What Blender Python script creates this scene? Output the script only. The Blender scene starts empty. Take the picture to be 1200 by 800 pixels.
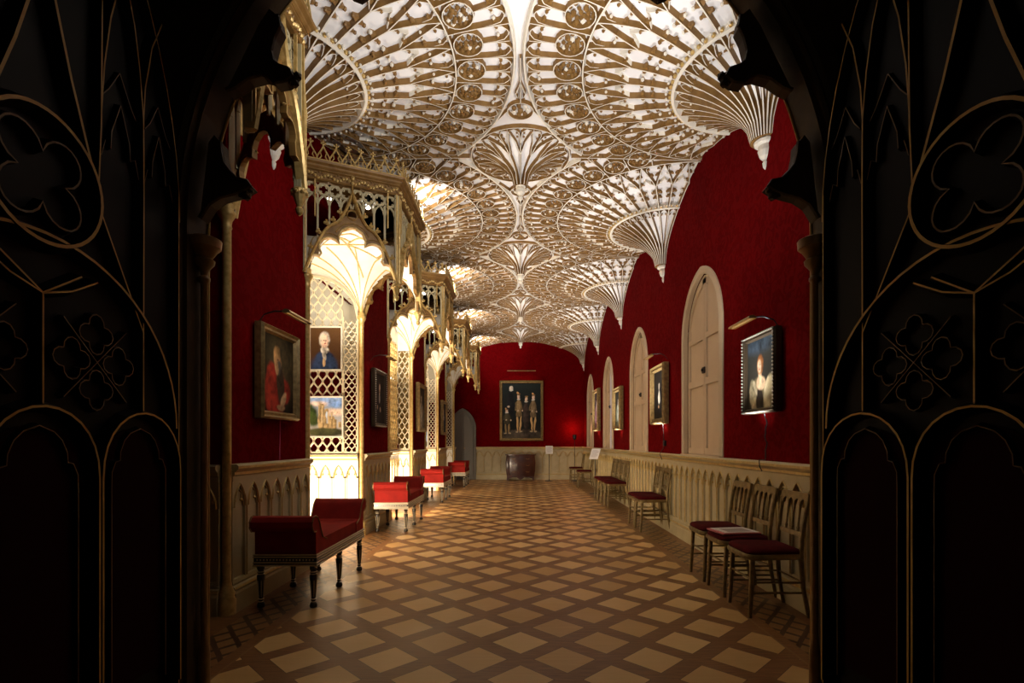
import bpy, math, random
from mathutils import Matrix, Vector
R_ = math.radians
PI = math.pi
random.seed(7)
scene = bpy.context.scene
col = scene.collection

# ------------------------------------------------------------------ camera, world, exposure
cam_d = bpy.data.cameras.new('camera')
cam_d.sensor_width = 36.0
cam_d.lens = 18.15
cam_d.shift_x = -10.0/1200
cam_d.shift_y = 117.5/1200
cam_d.clip_start = 0.02
cam = bpy.data.objects.new('camera', cam_d)
cam.location = (0, 0, 1.2)
cam.rotation_euler = (PI/2, 0, 0)
col.objects.link(cam)
scene.camera = cam
w = bpy.data.worlds.new('night'); scene.world = w
w.use_nodes = True
w.node_tree.nodes['Background'].inputs[0].default_value = (0.004, 0.003, 0.002, 1)
w.node_tree.nodes['Background'].inputs[1].default_value = 0.15
scene.view_settings.view_transform = 'Standard'
scene.view_settings.look = 'None'
scene.view_settings.exposure = 0.22
scene.view_settings.gamma = 1.0
scene.view_settings.use_curve_mapping = False

WARM = (1.0, 0.80, 0.58)
NEUT = (1.0, 0.96, 0.93)
XR, XL, YF, YN = 2.03, -2.05, 16.5, 2.6
BAYS = [5.8, 8.85, 11.9, 14.95]           # centres of the recesses
FANS = [4.28, 7.33, 10.38, 13.43]         # springing points of the fans
UPL_W, UPR_W = 13.0, 10.0

def light(kind, name, loc, target, power, color, size=0.1, sy=None, spot=None, blend=.5, spec=1.0):
    d = bpy.data.lights.new(name, kind)
    d.energy = power; d.color = color
    d.specular_factor = spec
    if kind == 'AREA':
        d.size = size
        if sy: d.shape = 'RECTANGLE'; d.size_y = sy
    else:
        d.shadow_soft_size = size
    if kind == 'SPOT': d.spot_size = R_(spot); d.spot_blend = blend
    o = bpy.data.objects.new(name, d); col.objects.link(o)
    o.location = loc
    if target is not None:
        o.rotation_euler = (Vector(target)-Vector(loc)).to_track_quat('-Z', 'Y').to_euler()
    return o
# uplights thrown up the vault: one added behind the arch, others on canopies
light('AREA', 'uplight', (0.2, 2.78, 3.25), (-.2, 5.2, 4.55), 30, NEUT, 1.4, .2, spec=0)  # unseen area light added to brighten the nearest fans
for i, c in enumerate(BAYS):
    light('SPOT', 'uplight', (-1.24, c+.40, 4.08), (-1.0, c+2.6, 4.16), 48, NEUT, .09, None, 150, .7, spec=.2)
# unseen spots added low along the window side to wash the ceiling
for y in (4.3, 7.3, 10.4, 13.4):
    light('SPOT', 'wash', (1.86, y-.1, 1.12), (0.9, y+.5, 4.4), 230 if y < 5 else 330, NEUT, .1, None, 86, 1.0, 0.0)
# lamps in the recesses
for i, (c, p) in enumerate(zip(BAYS, (1.0, 1.15, .7, .12))):
    dx = .45 if i != 1 else .12
    light('AREA', 'recess lamp', (XL-dx, c-.66, 0.30), (XL-dx*.7, c+.84, .55), 62*p, WARM, .30, .3, spec=.25)
    light('SPOT', 'canopy lamp', (XL+.16, c-.30, 2.15), (XL+.22, c+.05, 3.3), 105*p, (1, .90, .76), .10, None, 135, .6)
light('POINT', 'corner lamp', (1.66, 16.22, 1.60), None, 7.0, (1, .42, .18), .05)
# dim glow of the passage behind the photographer
light('AREA', 'passage', (0.2, -0.4, 2.9), (0, 2.4, 1.8), .9, (1, .78, .45), .5)

# ------------------------------------------------------------------ materials
def mat(name, color, rough=.5, metal=0.0, spec=.5, noise=None, bump=None, emit=None, coat=0):
    m = bpy.data.materials.new(name); m.use_nodes = True
    nt = m.node_tree; b = nt.nodes['Principled BSDF']
    b.inputs['Base Color'].default_value = (*color, 1)
    b.inputs['Roughness'].default_value = rough
    b.inputs['Metallic'].default_value = metal
    b.inputs['Specular IOR Level'].default_value = spec
    if coat: b.inputs['Coat Weight'].default_value = coat; b.inputs['Coat Roughness'].default_value = .15
    if emit:
        b.inputs['Emission Color'].default_value = (*emit[0], 1)
        b.inputs['Emission Strength'].default_value = emit[1]
    tc = nt.nodes.new('ShaderNodeTexCoord')
    if noise:
        sc, c2, lo, hi = noise
        n = nt.nodes.new('ShaderNodeTexNoise'); n.inputs['Scale'].default_value = sc
        n.inputs['Detail'].default_value = 5
        nt.links.new(tc.outputs['Object'], n.inputs['Vector'])
        r = nt.nodes.new('ShaderNodeValToRGB')
        r.color_ramp.elements[0].position = lo; r.color_ramp.elements[1].position = hi
        r.color_ramp.elements[0].color = (*color, 1); r.color_ramp.elements[1].color = (*c2, 1)
        nt.links.new(n.outputs['Fac'], r.inputs['Fac'])
        nt.links.new(r.outputs['Color'], b.inputs['Base Color'])
    if bump:
        sc, st = bump
        n = nt.nodes.new('ShaderNodeTexNoise'); n.inputs['Scale'].default_value = sc
        nt.links.new(tc.outputs['Object'], n.inputs['Vector'])
        bp = nt.nodes.new('ShaderNodeBump'); bp.inputs['Strength'].default_value = st
        bp.inputs['Distance'].default_value = .01
        nt.links.new(n.outputs['Fac'], bp.inputs['Height'])
        nt.links.new(bp.outputs['Normal'], b.inputs['Normal'])
    return m

PLASTER = mat('plaster', (.86, .85, .84), .7, noise=(3, (.78, .76, .75), .35, .7))
FILLET = mat('fillet', (.80, .74, .62), .5)
GOLD = mat('gold_paint', (.27, .145, .038), .5, .12, noise=(14, (.16, .075, .016), .35, .75))
GOLDB = mat('bright_gilding', (.66, .46, .17), .4, .35, noise=(30, (.46, .29, .08), .4, .7))
CREAM = mat('cream_paint', (.52, .44, .255), .5, noise=(6, (.43, .36, .20), .35, .75))
WHITE = mat('white_paint', (.80, .76, .66), .5, noise=(6, (.72, .66, .55), .35, .75))
SHUT = mat('shutter_paint', (.60, .46, .30), .5, noise=(2.5, (.52, .39, .25), .35, .75))
GREYD = mat('grey_door_paint', (.17, .155, .125), .5)
BLACKW = mat('black_wood', (.0018, .0012, .001), .45, spec=.12)
DOORGOLD = mat('door_gilding', (.42, .25, .06), .5, .15)
DIMGOLD = mat('dark_door_gilding', (.12, .065, .018), .5, .1)  # darker gilding for the finest door tracery
DADOG = mat('wainscot_gilding', (.60, .43, .15), .42, .25, noise=(20, (.45, .30, .09), .35, .7))
ARCHW = mat('dark_brown_wood', (.055, .032, .012), .55, spec=.2, noise=(9, (.035, .019, .007), .3, .7))
REDP = mat('dark_red_leather', (.014, .001, .0015), .8, spec=.05)
MIRROR = mat('mirror_glass', (.62, .62, .60), .04, 1.0, noise=(2, (.5, .5, .46), .3, .7))
REDV = mat('red_velvet', (.29, .011, .006), .8, spec=.2, bump=(160, .2), noise=(9, (.20, .007, .004), .3, .75))
REDC = mat('crimson_cushion', (.085, .003, .004), .85, spec=.1, noise=(14, (.05, .002, .003), .3, .75))
EBONY = mat('ebonised_wood', (.02, .013, .008), .3, coat=.2)
SILVERG = mat('pale_gilding', (.72, .62, .42), .4, .25)
CHAIRG = mat('worn_gilt_wood', (.24, .165, .055), .42, .25, noise=(25, (.13, .085, .028), .35, .7))
BLACKM = mat('black_metal', (.012, .012, .012), .4)
BRASS = mat('brass', (.42, .29, .12), .3, .8)
PAPER = mat('paper', (.78, .74, .68), .6)
PRINT = mat('printed_text', (.25, .2, .2), .7)
PINKP = mat('pink_card', (.62, .16, .17), .6)
MAHOG = mat('mahogany', (.075, .018, .009), .28, noise=(5, (.035, .008, .004), .35, .7), coat=.4)
PINKC = mat('pink_cord', (.45, .05, .12), .6)
SKYP = mat('daylight', (.4, .5, .8), .5, emit=((.42, .55, .95), .9))
BULB = mat('glowing_bulb', (1, 1, 1), .5, emit=((1, .92, .82), 14))

def red_damask():
    m = mat('red_damask', (.27, .0015, .004), .5, spec=.03)
    nt = m.node_tree; b = nt.nodes['Principled BSDF']
    tc = nt.nodes['Texture Coordinate'] if 'Texture Coordinate' in nt.nodes else nt.nodes.new('ShaderNodeTexCoord')
    def nz(scale, det, dist):
        n = nt.nodes.new('ShaderNodeTexNoise'); n.inputs['Scale'].default_value = scale
        n.inputs['Detail'].default_value = det; n.inputs['Distortion'].default_value = dist
        nt.links.new(tc.outputs['Object'], n.inputs['Vector']); return n
    n1 = nz(9, 1.5, 2.2); n2 = nz(1.3, 3, 0)
    r = nt.nodes.new('ShaderNodeValToRGB')
    r.color_ramp.elements[0].position = .46; r.color_ramp.elements[1].position = .54
    r.color_ramp.elements[0].color = (.135, .0005, .0014, 1); r.color_ramp.elements[1].color = (.165, .0008, .0022, 1)
    nt.links.new(n1.outputs['Fac'], r.inputs['Fac'])
    mx = nt.nodes.new('ShaderNodeMixRGB'); mx.blend_type = 'MULTIPLY'; mx.inputs['Fac'].default_value = .45
    nt.links.new(r.outputs['Color'], mx.inputs[1]); nt.links.new(n2.outputs['Fac'], mx.inputs[2])
    nt.links.new(mx.outputs[0], b.inputs['Base Color'])
    rr = nt.nodes.new('ShaderNodeMapRange'); rr.inputs[1].default_value = .46; rr.inputs[2].default_value = .54
    rr.inputs[3].default_value = .95; rr.inputs[4].default_value = .8
    nt.links.new(n1.outputs['Fac'], rr.inputs[0]); nt.links.new(rr.outputs[0], b.inputs['Roughness'])
    return m
DAMASK = red_damask()

def parquet():
    m = bpy.data.materials.new('parquet'); m.use_nodes = True
    nt = m.node_tree; b = nt.nodes['Principled BSDF']; L = nt.links
    tc = nt.nodes.new('ShaderNodeTexCoord'); sp = nt.nodes.new('ShaderNodeSeparateXYZ')
    L.new(tc.outputs['Object'], sp.inputs[0])
    def M(op, a, bb=None, c=None):
        n = nt.nodes.new('ShaderNodeMath'); n.operation = op
        for i, v in enumerate((a, bb, c)):
            if v is None: continue
            if isinstance(v, (int, float)): n.inputs[i].default_value = v
            else: L.new(v, n.inputs[i])
        return n.outputs[0]
    X, Y = sp.outputs[0], sp.outputs[1]
    D = .487
    Yo = M('SUBTRACT', Y, 3.093)
    u = M('ADD', M('DIVIDE', M('ADD', X, Yo), D), 100.5)
    v = M('ADD', M('DIVIDE', M('SUBTRACT', X, Yo), D), 100.5)
    fu, fv = M('FRACT', u), M('FRACT', v)
    du, dv = M('ABSOLUTE', M('SUBTRACT', fu, .5)), M('ABSOLUTE', M('SUBTRACT', fv, .5))
    dm = M('MAXIMUM', du, dv)
    tile = M('LESS_THAN', dm, .345)
    line = M('MULTIPLY', M('GREATER_THAN', dm, .345), M('LESS_THAN', dm, .356))
    # wood band strips direction
    cmb = nt.nodes.new('ShaderNodeCombineXYZ'); L.new(M('FLOOR', u), cmb.inputs[0]); L.new(M('FLOOR', v), cmb.inputs[1])
    wn = nt.nodes.new('ShaderNodeTexWhiteNoise'); L.new(cmb.outputs[0], wn.inputs['Vector'])
    def grain(rot, sx, sy, scale):
        mp = nt.nodes.new('ShaderNodeMapping'); mp.inputs['Rotation'].default_value = (0, 0, rot)
        mp.inputs['Scale'].default_value = (sx, sy, 1)
        L.new(tc.outputs['Object'], mp.inputs['Vector'])
        n = nt.nodes.new('ShaderNodeTexNoise'); n.inputs['Scale'].default_value = scale; n.inputs['Detail'].default_value = 6
        L.new(mp.outputs[0], n.inputs['Vector']); return n.outputs['Fac']
    g1 = grain(0, 1, 9, 5); g2 = grain(R_(45), 1, 14, 7)
    r1 = nt.nodes.new('ShaderNodeValToRGB'); e = r1.color_ramp.elements
    e[0].position = 0; e[0].color = (.44, .24, .075, 1); e[1].position = 1; e[1].color = (.78, .52, .22, 1)
    a = r1.color_ramp.elements.new(.3); a.color = (.57, .34, .12, 1)
    L.new(M('ADD', M('MULTIPLY', wn.outputs['Value'], .75), M('MULTIPLY', g1, .3)), r1.inputs['Fac'])
    r2 = nt.nodes.new('ShaderNodeValToRGB'); e = r2.color_ramp.elements
    e[0].position = .3; e[0].color = (.15, .058, .015, 1); e[1].position = .72; e[1].color = (.29, .13, .036, 1)
    L.new(g2, r2.inputs['Fac'])
    def mix(f, c1, c2):
        n = nt.nodes.new('ShaderNodeMixRGB'); L.new(f, n.inputs[0])
        for i, c in ((1, c1), (2, c2)):
            if isinstance(c, tuple): n.inputs[i].default_value = (*c, 1)
            else: L.new(c, n.inputs[i])
        return n.outputs[0]
    c = mix(tile, r2.outputs[0], r1.outputs[0])
    c = mix(line, c, (.07, .03, .01))
    # border with a small key pattern
    ax = M('ABSOLUTE', M('ADD', X, .01))
    bu = M('FRACT', M('MULTIPLY', Y, 5.2)); bw = M('MULTIPLY', M('SUBTRACT', ax, 1.60), 3.4)
    q = M('ADD', M('ABSOLUTE', M('SUBTRACT', bu, .5)), M('ABSOLUTE', M('SUBTRACT', M('FRACT', M('MULTIPLY', bw, 2)), .5)))
    key = M('MULTIPLY', M('GREATER_THAN', q, .36), M('LESS_THAN', q, .62))
    bc = mix(key, (.27, .14, .045), (.075, .028, .01))
    plain = M('MAXIMUM', M('LESS_THAN', ax, 1.635), M('GREATER_THAN', ax, 1.90))
    bc = mix(plain, bc, r2.outputs[0])
    c = mix(M('GREATER_THAN', ax, 1.56), c, bc)
    ln = M('LESS_THAN', M('ABSOLUTE', M('SUBTRACT', ax, 1.56)), .008)
    c = mix(ln, c, (.25, .13, .045))
    L.new(c, b.inputs['Base Color'])
    n3 = nt.nodes.new('ShaderNodeTexNoise'); n3.inputs['Scale'].default_value = 2.2; n3.inputs['Detail'].default_value = 4
    L.new(tc.outputs['Object'], n3.inputs['Vector'])
    mr = nt.nodes.new('ShaderNodeMapRange'); mr.inputs[1].default_value = .3; mr.inputs[2].default_value = .7
    mr.inputs[3].default_value = .32; mr.inputs[4].default_value = .50
    L.new(n3.outputs['Fac'], mr.inputs[0]); L.new(mr.outputs[0], b.inputs['Roughness'])
    b.inputs['Specular IOR Level'].default_value = .45
    bp = nt.nodes.new('ShaderNodeBump'); bp.inputs['Strength'].default_value = .12; bp.inputs['Distance'].default_value = .004
    L.new(g2, bp.inputs['Height']); L.new(bp.outputs[0], b.inputs['Normal'])
    return m
PARQUET = parquet()

# ------------------------------------------------------------------ mesh builder
class MB:
    def __init__(s): s.v = []; s.f = []; s.m = []; s.T = None
    def add(s, vs, fs, mi=0):
        o = len(s.v)
        if s.T is not None: vs = [s.T @ Vector(p) for p in vs]
        s.v += [tuple(p) for p in vs]
        if isinstance(mi, int): mi = [mi]*len(fs)
        for f, k in zip(fs, mi):
            s.f.append([i+o for i in f]); s.m.append(k)
    def box(s, x0, x1, y0, y1, z0, z1, mi=0):
        s.add([(x0,y0,z0),(x1,y0,z0),(x1,y1,z0),(x0,y1,z0),(x0,y0,z1),(x1,y0,z1),(x1,y1,z1),(x0,y1,z1)],
              [(0,3,2,1),(4,5,6,7),(0,1,5,4),(1,2,6,5),(2,3,7,6),(3,0,4,7)], mi)
    def bbox(s, x0, x1, y0, y1, z0, z1, b=.006, mi=0):           # bevelled box (chamfered top/bottom)
        rs = [(z0, b), (z0+b, 0), (z1-b, 0), (z1, b)]
        vs = []
        for z, q in rs: vs += [(x0+q,y0+q,z),(x1-q,y0+q,z),(x1-q,y1-q,z),(x0+q,y1-q,z)]
        fs = [(3,2,1,0),(12,13,14,15)]
        for k in range(3):
            for i in range(4): fs.append((k*4+i, k*4+(i+1)%4, k*4+4+(i+1)%4, k*4+4+i))
        s.add(vs, fs, mi)
    def lathe(s, c, prof, n=16, mi=0, a0=0, a1=2*PI, cap=True):   # prof: (r, z)
        vs = []; full = abs(a1-a0-2*PI) < 1e-6
        m = n if full else n+1
        for r, z in prof:
            for i in range(m):
                a = a0+(a1-a0)*i/n
                vs.append((c[0]+r*math.cos(a), c[1]+r*math.sin(a), c[2]+z))
        fs = []
        for k in range(len(prof)-1):
            for i in range(n):
                j = (i+1) % m
                fs.append((k*m+i, k*m+j, (k+1)*m+j, (k+1)*m+i))
        if cap and full:
            fs.append(tuple(range(m))[::-1]); fs.append(tuple((len(prof)-1)*m+i for i in range(m)))
        s.add(vs, fs, mi)
    def prism(s, poly, n0, n1, fr=lambda u, n, v: (u, n, v), mi=0, mside=None):  # polygon in (u,v) extruded along n
        N = len(poly)
        vs = [fr(u, n0, v) for u, v in poly]+[fr(u, n1, v) for u, v in poly]
        fs = [tuple(range(N))[::-1], tuple(range(N, 2*N))]
        ms = [mi, mi]
        for i in range(N):
            j = (i+1) % N; fs.append((i, j, N+j, N+i)); ms.append(mi if mside is None else mside)
        s.add(vs, fs, ms)
    def sweep(s, pts, nrm, prof, mats, closed_prof=False, closed=False, caps=True):
        P = [Vector(p) for p in pts]; n = len(P)
        if n < 2: return
        if isinstance(nrm, tuple) or isinstance(nrm, Vector): nrm = [Vector(nrm)]*n
        vs = []; k = len(prof)
        for i in range(n):
            if closed: t = P[(i+1) % n]-P[i-1]
            else: t = P[min(i+1, n-1)]-P[max(i-1, 0)]
            if t.length < 1e-9: t = Vector((1, 0, 0))
            t.normalize(); N = Vector(nrm[i]).normalized()
            S = t.cross(N)
            if S.length < 1e-6: S = t.orthogonal()
            S.normalize()
            for a, b in prof: vs.append(P[i]+S*a+N*b)
        fs = []; ms = []
        segs = k if closed_prof else k-1
        for i in range(n if closed else n-1):
            i2 = (i+1) % n
            for j in range(segs):
                j2 = (j+1) % k
                fs.append((i*k+j, i*k+j2, i2*k+j2, i2*k+j)); ms.append(mats[j % len(mats)])
        if caps and not closed and k > 2:
            fs.append(tuple(range(k))); ms.append(mats[0]); fs.append(tuple((n-1)*k+j for j in range(k))[::-1]); ms.append(mats[0])
        s.add(vs, fs, ms)
    def rib(s, pts, nrm, w, d, wt, ms=(0, 1, 0), closed=False):
        s.sweep(pts, nrm, [(-w, -.004), (-wt, d), (wt, d), (w, -.004)], list(ms), False, closed)
    def bar(s, pts, nrm, w, d, mi=0, closed=False):
        s.sweep(pts, nrm, [(-w, -d), (-w, d), (w, d), (w, -d)], [mi], True, closed)
    def tube(s, pts, r, mi=0, n=8, closed=False):
        P = [Vector(p) for p in pts]
        N = Vector((0, 0, 1)); d = (P[-1]-P[0]) if not closed else Vector((0, 0, 0))
        if d.length > 1e-6 and abs(d.normalized().z) > .8: N = Vector((.3, 1, 0)).normalized()
        rr = r if isinstance(r, (list, tuple)) else None
        if rr is None:
            s.sweep(P, N, [(r*math.cos(2*PI*i/n), r*math.sin(2*PI*i/n)) for i in range(n)], [mi], True, closed)
        else:
            vs = []; 
            for i, p in enumerate(P):
                t = (P[min(i+1, len(P)-1)]-P[max(i-1, 0)]).normalized(); S = t.cross(N).normalized(); U = S.cross(t)
                for k in range(n):
                    a = 2*PI*k/n; vs.append(p+S*(rr[i]*math.cos(a))+U*(rr[i]*math.sin(a)))
            fs = [(i*n+k, i*n+(k+1) % n, (i+1)*n+(k+1) % n, (i+1)*n+k) for i in range(len(P)-1) for k in range(n)]
            fs += [tuple(range(n))[::-1], tuple((len(P)-1)*n+k for k in range(n))]
            s.add(vs, fs, mi)
    def blob(s, c, r, mi=0, sz=1.0):
        t = (1+5**.5)/2; q = r/math.sqrt(1+t*t)
        V = [(-1,t,0),(1,t,0),(-1,-t,0),(1,-t,0),(0,-1,t),(0,1,t),(0,-1,-t),(0,1,-t),(t,0,-1),(t,0,1),(-t,0,-1),(-t,0,1)]
        F = [(0,11,5),(0,5,1),(0,1,7),(0,7,10),(0,10,11),(1,5,9),(5,11,4),(11,10,2),(10,7,6),(7,1,8),(3,9,4),(3,4,2),(3,2,6),(3,6,8),(3,8,9),(4,9,5),(2,4,11),(6,2,10),(8,6,7),(9,8,1)]
        s.add([(c[0]+x*q, c[1]+y*q, c[2]+z*q*sz) for x, y, z in V], F, mi)
    def sphere(s, c, r, mi=0, n=14, sx=1, sy=1, sz=1):
        prof = [(max(r*math.sin(PI*i/n), 1e-4), -r*math.cos(PI*i/n)*sz) for i in range(n+1)]
        T = s.T; o = len(s.v); s.lathe((0, 0, 0), prof, n*2, mi) if False else None
        vs = []; 
        for rr, z in prof:
            for i in range(n*2):
                a = PI*i/n; vs.append((c[0]+rr*math.cos(a)*sx, c[1]+rr*math.sin(a)*sy, c[2]+z))
        m = n*2; fs = [(k*m+i, k*m+(i+1) % m, (k+1)*m+(i+1) % m, (k+1)*m+i) for k in range(n) for i in range(m)]
        s.add(vs, fs, mi)
    def build(s, name, mats, parent=None, smooth=False, loc=None):
        me = bpy.data.meshes.new(name); me.from_pydata(s.v, [], s.f); me.validate()
        if not isinstance(mats, (list, tuple)): mats = [mats]
        for m in mats: me.materials.append(m)
        if len(me.polygons) == len(s.m): me.polygons.foreach_set('material_index', s.m)
        if smooth:
            me.shade_smooth()
            if smooth is not True: me.set_sharp_from_angle(angle=R_(smooth))
        me.update()
        o = bpy.data.objects.new(name, me); col.objects.link(o)
        if parent: o.parent = parent
        if loc: o.location = loc
        return o

def tag(o, label, cat, group=None):
    o['label'] = label; o['category'] = cat
    if group: o['group'] = group
    return o
def struct(o): o['kind'] = 'structure'; return o
def empty(name, loc=(0, 0, 0), rz=0):
    o = bpy.data.objects.new(name, None); col.objects.link(o)
    o.location = loc; o.rotation_euler = (0, 0, rz); o.empty_display_size = .1
    return o
KIDS = {}
def dup(root, loc=None, rz=None):
    def rec(o, par):
        c = o.copy(); col.objects.link(c)
        if par: c.parent = par
        for ch in o.children: rec(ch, c)
        return c
    bpy.context.view_layer.update()
    c = rec(root, None)
    if loc is not None: c.location = loc
    if rz is not None: c.rotation_euler = (0, 0, rz)
    return c
def frame_fn(o, ud, nd):
    ox, oy = o
    return lambda u, n, v: (ox+ud[0]*u+nd[0]*n, oy+ud[1]*u+nd[1]*n, v)

def arc(cx, cy, r, a0, a1, n=10):
    return [(cx+r*math.cos(R_(a0+(a1-a0)*i/n)), cy+r*math.sin(R_(a0+(a1-a0)*i/n))) for i in range(n+1)]
def pointed(x0, x1, ys, ya, n=10):      # pointed arch from (x0,ys) over apex to (x1,ys)
    wd = (x1-x0)/2; h = ya-ys; R = (wd*wd+h*h)/(2*wd)
    cxl = x0+R; a_end = math.degrees(math.atan2(h, (x0+wd)-cxl))
    left = arc(cxl, ys, R, 180, a_end, n)
    return left+[(x0+x1-x, y) for x, y in left[::-1][1:]]

# ------------------------------------------------------------------ floor
mb = MB(); mb.box(-3.2, 3.2, -1.2, YF+.1, -.12, 0)
struct(mb.build('floor', PARQUET))

# ------------------------------------------------------------------ vault
r0, RR, h0, h1 = .07, 2.03, 3.69, 4.43
def Ht(r):
    c = 1-(r-r0)/(RR-r0); c = max(0, min(1, c)); s_ = math.sqrt(1-c*c)
    return h0+(h1-h0)*s_, ((h1-h0)*c, -(RR-r0)*s_)
def F(r, th, off=0):
    h, (nr, nz) = Ht(r) if r < RR else (h1, (0, -1))
    l = math.hypot(nr, nz); nr /= l; nz /= l
    c, s_ = math.cos(th), math.sin(th)
    return (-(r+nr*off)*c, (r+nr*off)*s_, h+nz*off), (-nr*c, nr*s_, nz)      # opens towards -x from a wall at x = 0

def web(mb, th0, th1, ylo, yhi, xr=RR):
    n = int(round((th1-th0)/R_(3))); K = 26
    vs = []; fs = []
    for i in range(n+1):
        th = th0+(th1-th0)*i/n
        c = max(math.cos(th), 1e-6); s_ = math.sin(th)
        lim = xr/c
        if s_ > 1e-6: lim = min(lim, yhi/s_)
        if s_ < -1e-6: lim = min(lim, ylo/-s_)
        for k in range(K+1):
            r = r0+(lim-r0)*(k/K)**1.6
            vs.append(F(r, th)[0])
    for i in range(n):
        for k in range(K):
            a = i*(K+1)+k; fs.append((a, a+1, a+K+2, a+K+1))
    mb.add(vs, fs)

wm = MB()
for side in (1, -1):
    for j, y in enumerate(FANS+[YF]):
        X = XR if side > 0 else XL
        wm.T = Matrix.Translation((X, y, 0)) @ (Matrix.Scale(-1, 4, (1, 0, 0)) if side < 0 else Matrix.Identity(4))
        xr = XR if side > 0 else -XL
        ylo = 1.68 if j == 0 else 1.525
        if j == 4: web(wm, -PI/2, 0, 1.525, 1, xr)
        else: web(wm, -PI/2, PI/2, ylo, 1.525 if j < 3 else YF-13.43-1.525, xr)
ceiling = struct(wm.build('ceiling', PLASTER, smooth=True))

N_SEC = 18; DTH = PI/N_SEC
def fan(th0, th1, ymax=1.525):
    m = MB()
    def ok(r, th): return abs(r*math.sin(th)) <= ymax+.005
    def line(pl, w_, d, wt, closed=False, ms=(0, 1, 0)):
        run = []
        for r, th in pl+([pl[0]] if closed else []):
            if ok(r, th) and th0-1e-3 <= th <= th1+1e-3: run.append((r, th))
            else:
                if len(run) > 1: emit(run, w_, d, wt, ms)
                run = []
        if len(run) > 1: emit(run, w_, d, wt, ms)
    def emit(run, w_, d, wt, ms):
        q = [F(r, t) for r, t in run]
        m.rib([a for a, b in q], [b for a, b in q], w_, d, wt, ms)
    def seg(r1, t1, r2, t2, n=6): return [(r1+(r2-r1)*i/n, t1+(t2-t1)*i/n) for i in range(n+1)]
    def cusp(r, th, dr, dt, d, br=.014):
        if not ok(r+dr, th+dt/r) or not th0 <= th+dt/r <= th1: return
        b1, b2 = (r-dt*.55-.0, th+dr*.55/r), (r+dt*.55, th-dr*.55/r)
        tip = (r+dr, th+dt/r)
        a = [F(*b1)[0], F(*b2)[0], F(*tip)[0], F(*b1, d)[0], F(*b2, d)[0], F(*tip, d)[0]]
        m.add(a, [(3, 4, 5), (0, 1, 4, 3), (1, 2, 5, 4), (2, 0, 3, 5)], [0, 0, 0, 0])
        p = F(*tip, d*.8)[0]; m.blob(p, br, 1 if random.random() < .3 else 0)
    ks = [th0+DTH*i for i in range(int(round((th1-th0)/DTH))+1)]
    for th in ks:
        e = R_(.6)*(1 if th < th0+.01 else (-1 if th > th1-.01 else 0))
        line([(r0+.0+(1.11-r0)*(i/14)**1.3, th+e) for i in range(15)], .0165, .048, .005)
    # rings
    def ring(r, w_, d, wt, ms=(0, 1, 0)):
        n = int(round((th1-th0)/R_(2.5))); line([(r, th0+(th1-th0)*i/n) for i in range(n+1)], w_, d, wt, ms=ms)
    ring(.72, .022, .062, .013, (1, 1, 1)); ring(1.50, .016, .045, .006); ring(2.0, .018, .045, .007, (1, 1, 1))
    for th in ks[:-1]:
        mid = th+DTH/2; H = DTH/2
        # below the first ring: cusped heads
        pl = [(.56, th+.0), (.61, th+H*.25), (.655, th+H*.6), (.675, mid), (.655, mid+H*.4), (.61, mid+H*.75), (.56, th+DTH)]
        line(pl, .009, .034, .003)
        for sg in (-1, 1): cusp(.585, mid+sg*H*.72, .0, -sg*.022, .028, .010)
        # cusped heads above the first ring
        for sg in (-1, 1):
            cusp(.90, mid+sg*H*.86, .0, -sg*.034, .040, .016)
            cusp(.99, mid+sg*H*.86, .0, -sg*.040, .040, .018)
        # each rib forks towards the second ring
        line(seg(1.10, th, 1.49, mid), .014, .046, .004); line(seg(1.10, th+DTH, 1.49, mid), .014, .046, .004)
        line([(1.10, th), (1.20, th+H*.9), (1.225, mid), (1.20, mid+H*.1), (1.10, th+DTH)], .005, .034, .003, ms=(1, 1, 1))
        for sg in (-1, 1):
            cusp(1.16, mid+sg*H*.72, .0, -sg*.034, .034, .015)
            cusp(1.31, mid+sg*H*.52, .0, -sg*.026, .034, .013)
            cusp(1.30, mid+sg*H*.60, .0, sg*.028, .034, .014)
            cusp(1.42, mid+sg*H*.32, .0, sg*.032, .034, .014)
            pl = [(1.36, mid+sg*H*.36), (1.44, mid+sg*H*.36), (1.485, mid+sg*H*.66), (1.485, mid+sg*H)]
            line(pl, .009, .034, .003)
        # roundels packed with leaves
        rc = 1.635; cr = .118
        if ok(rc, mid) and th0 <= mid <= th1:
            cir = [(rc+cr*math.cos(a*PI/9), mid+cr*math.sin(a*PI/9)/rc) for a in range(19)]
            line(cir, .011, .040, .004)
            for q_, nn_, br, of in ((.80, 12, .021, .012), (.50, 8, .024, .024), (.22, 4, .022, .034)):
                for a in range(nn_):
                    t = a*2*PI/nn_+q_*9+random.uniform(-.15, .15); rr, tt = rc+cr*q_*math.cos(t), mid+cr*q_*math.sin(t)/rc
                    if ok(rr, tt): m.blob(F(rr, tt, of+random.uniform(-.008, .012))[0], br*random.uniform(.75, 1.1), 1 if random.random() < .13 else 0)
        line(seg(1.50, th, 1.99, th, 8), .013, .044, .004)
        # petals: two cusped heads to each sector
        for q in (0, 1):
            a, b = th+q*H, th+(q+1)*H; mm = (a+b)/2
            pl = [(1.76, a), (1.86, a+H*.03), (1.93, a+H*.12), (1.965, mm-H*.15), (1.975, mm), (1.965, mm+H*.15), (1.93, b-H*.12), (1.86, b-H*.03), (1.76, b)]
            line(pl, .012, .040, .0035)
            cusp(1.885, a+H*.13, 0, .034, .034, .015); cusp(1.885, b-H*.13, 0, -.034, .034, .015)
        line(seg(1.755, mid, 1.97, mid, 5), .012, .042, .0035)
    # moulded rims where the fan meets its neighbours
    return m
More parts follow.
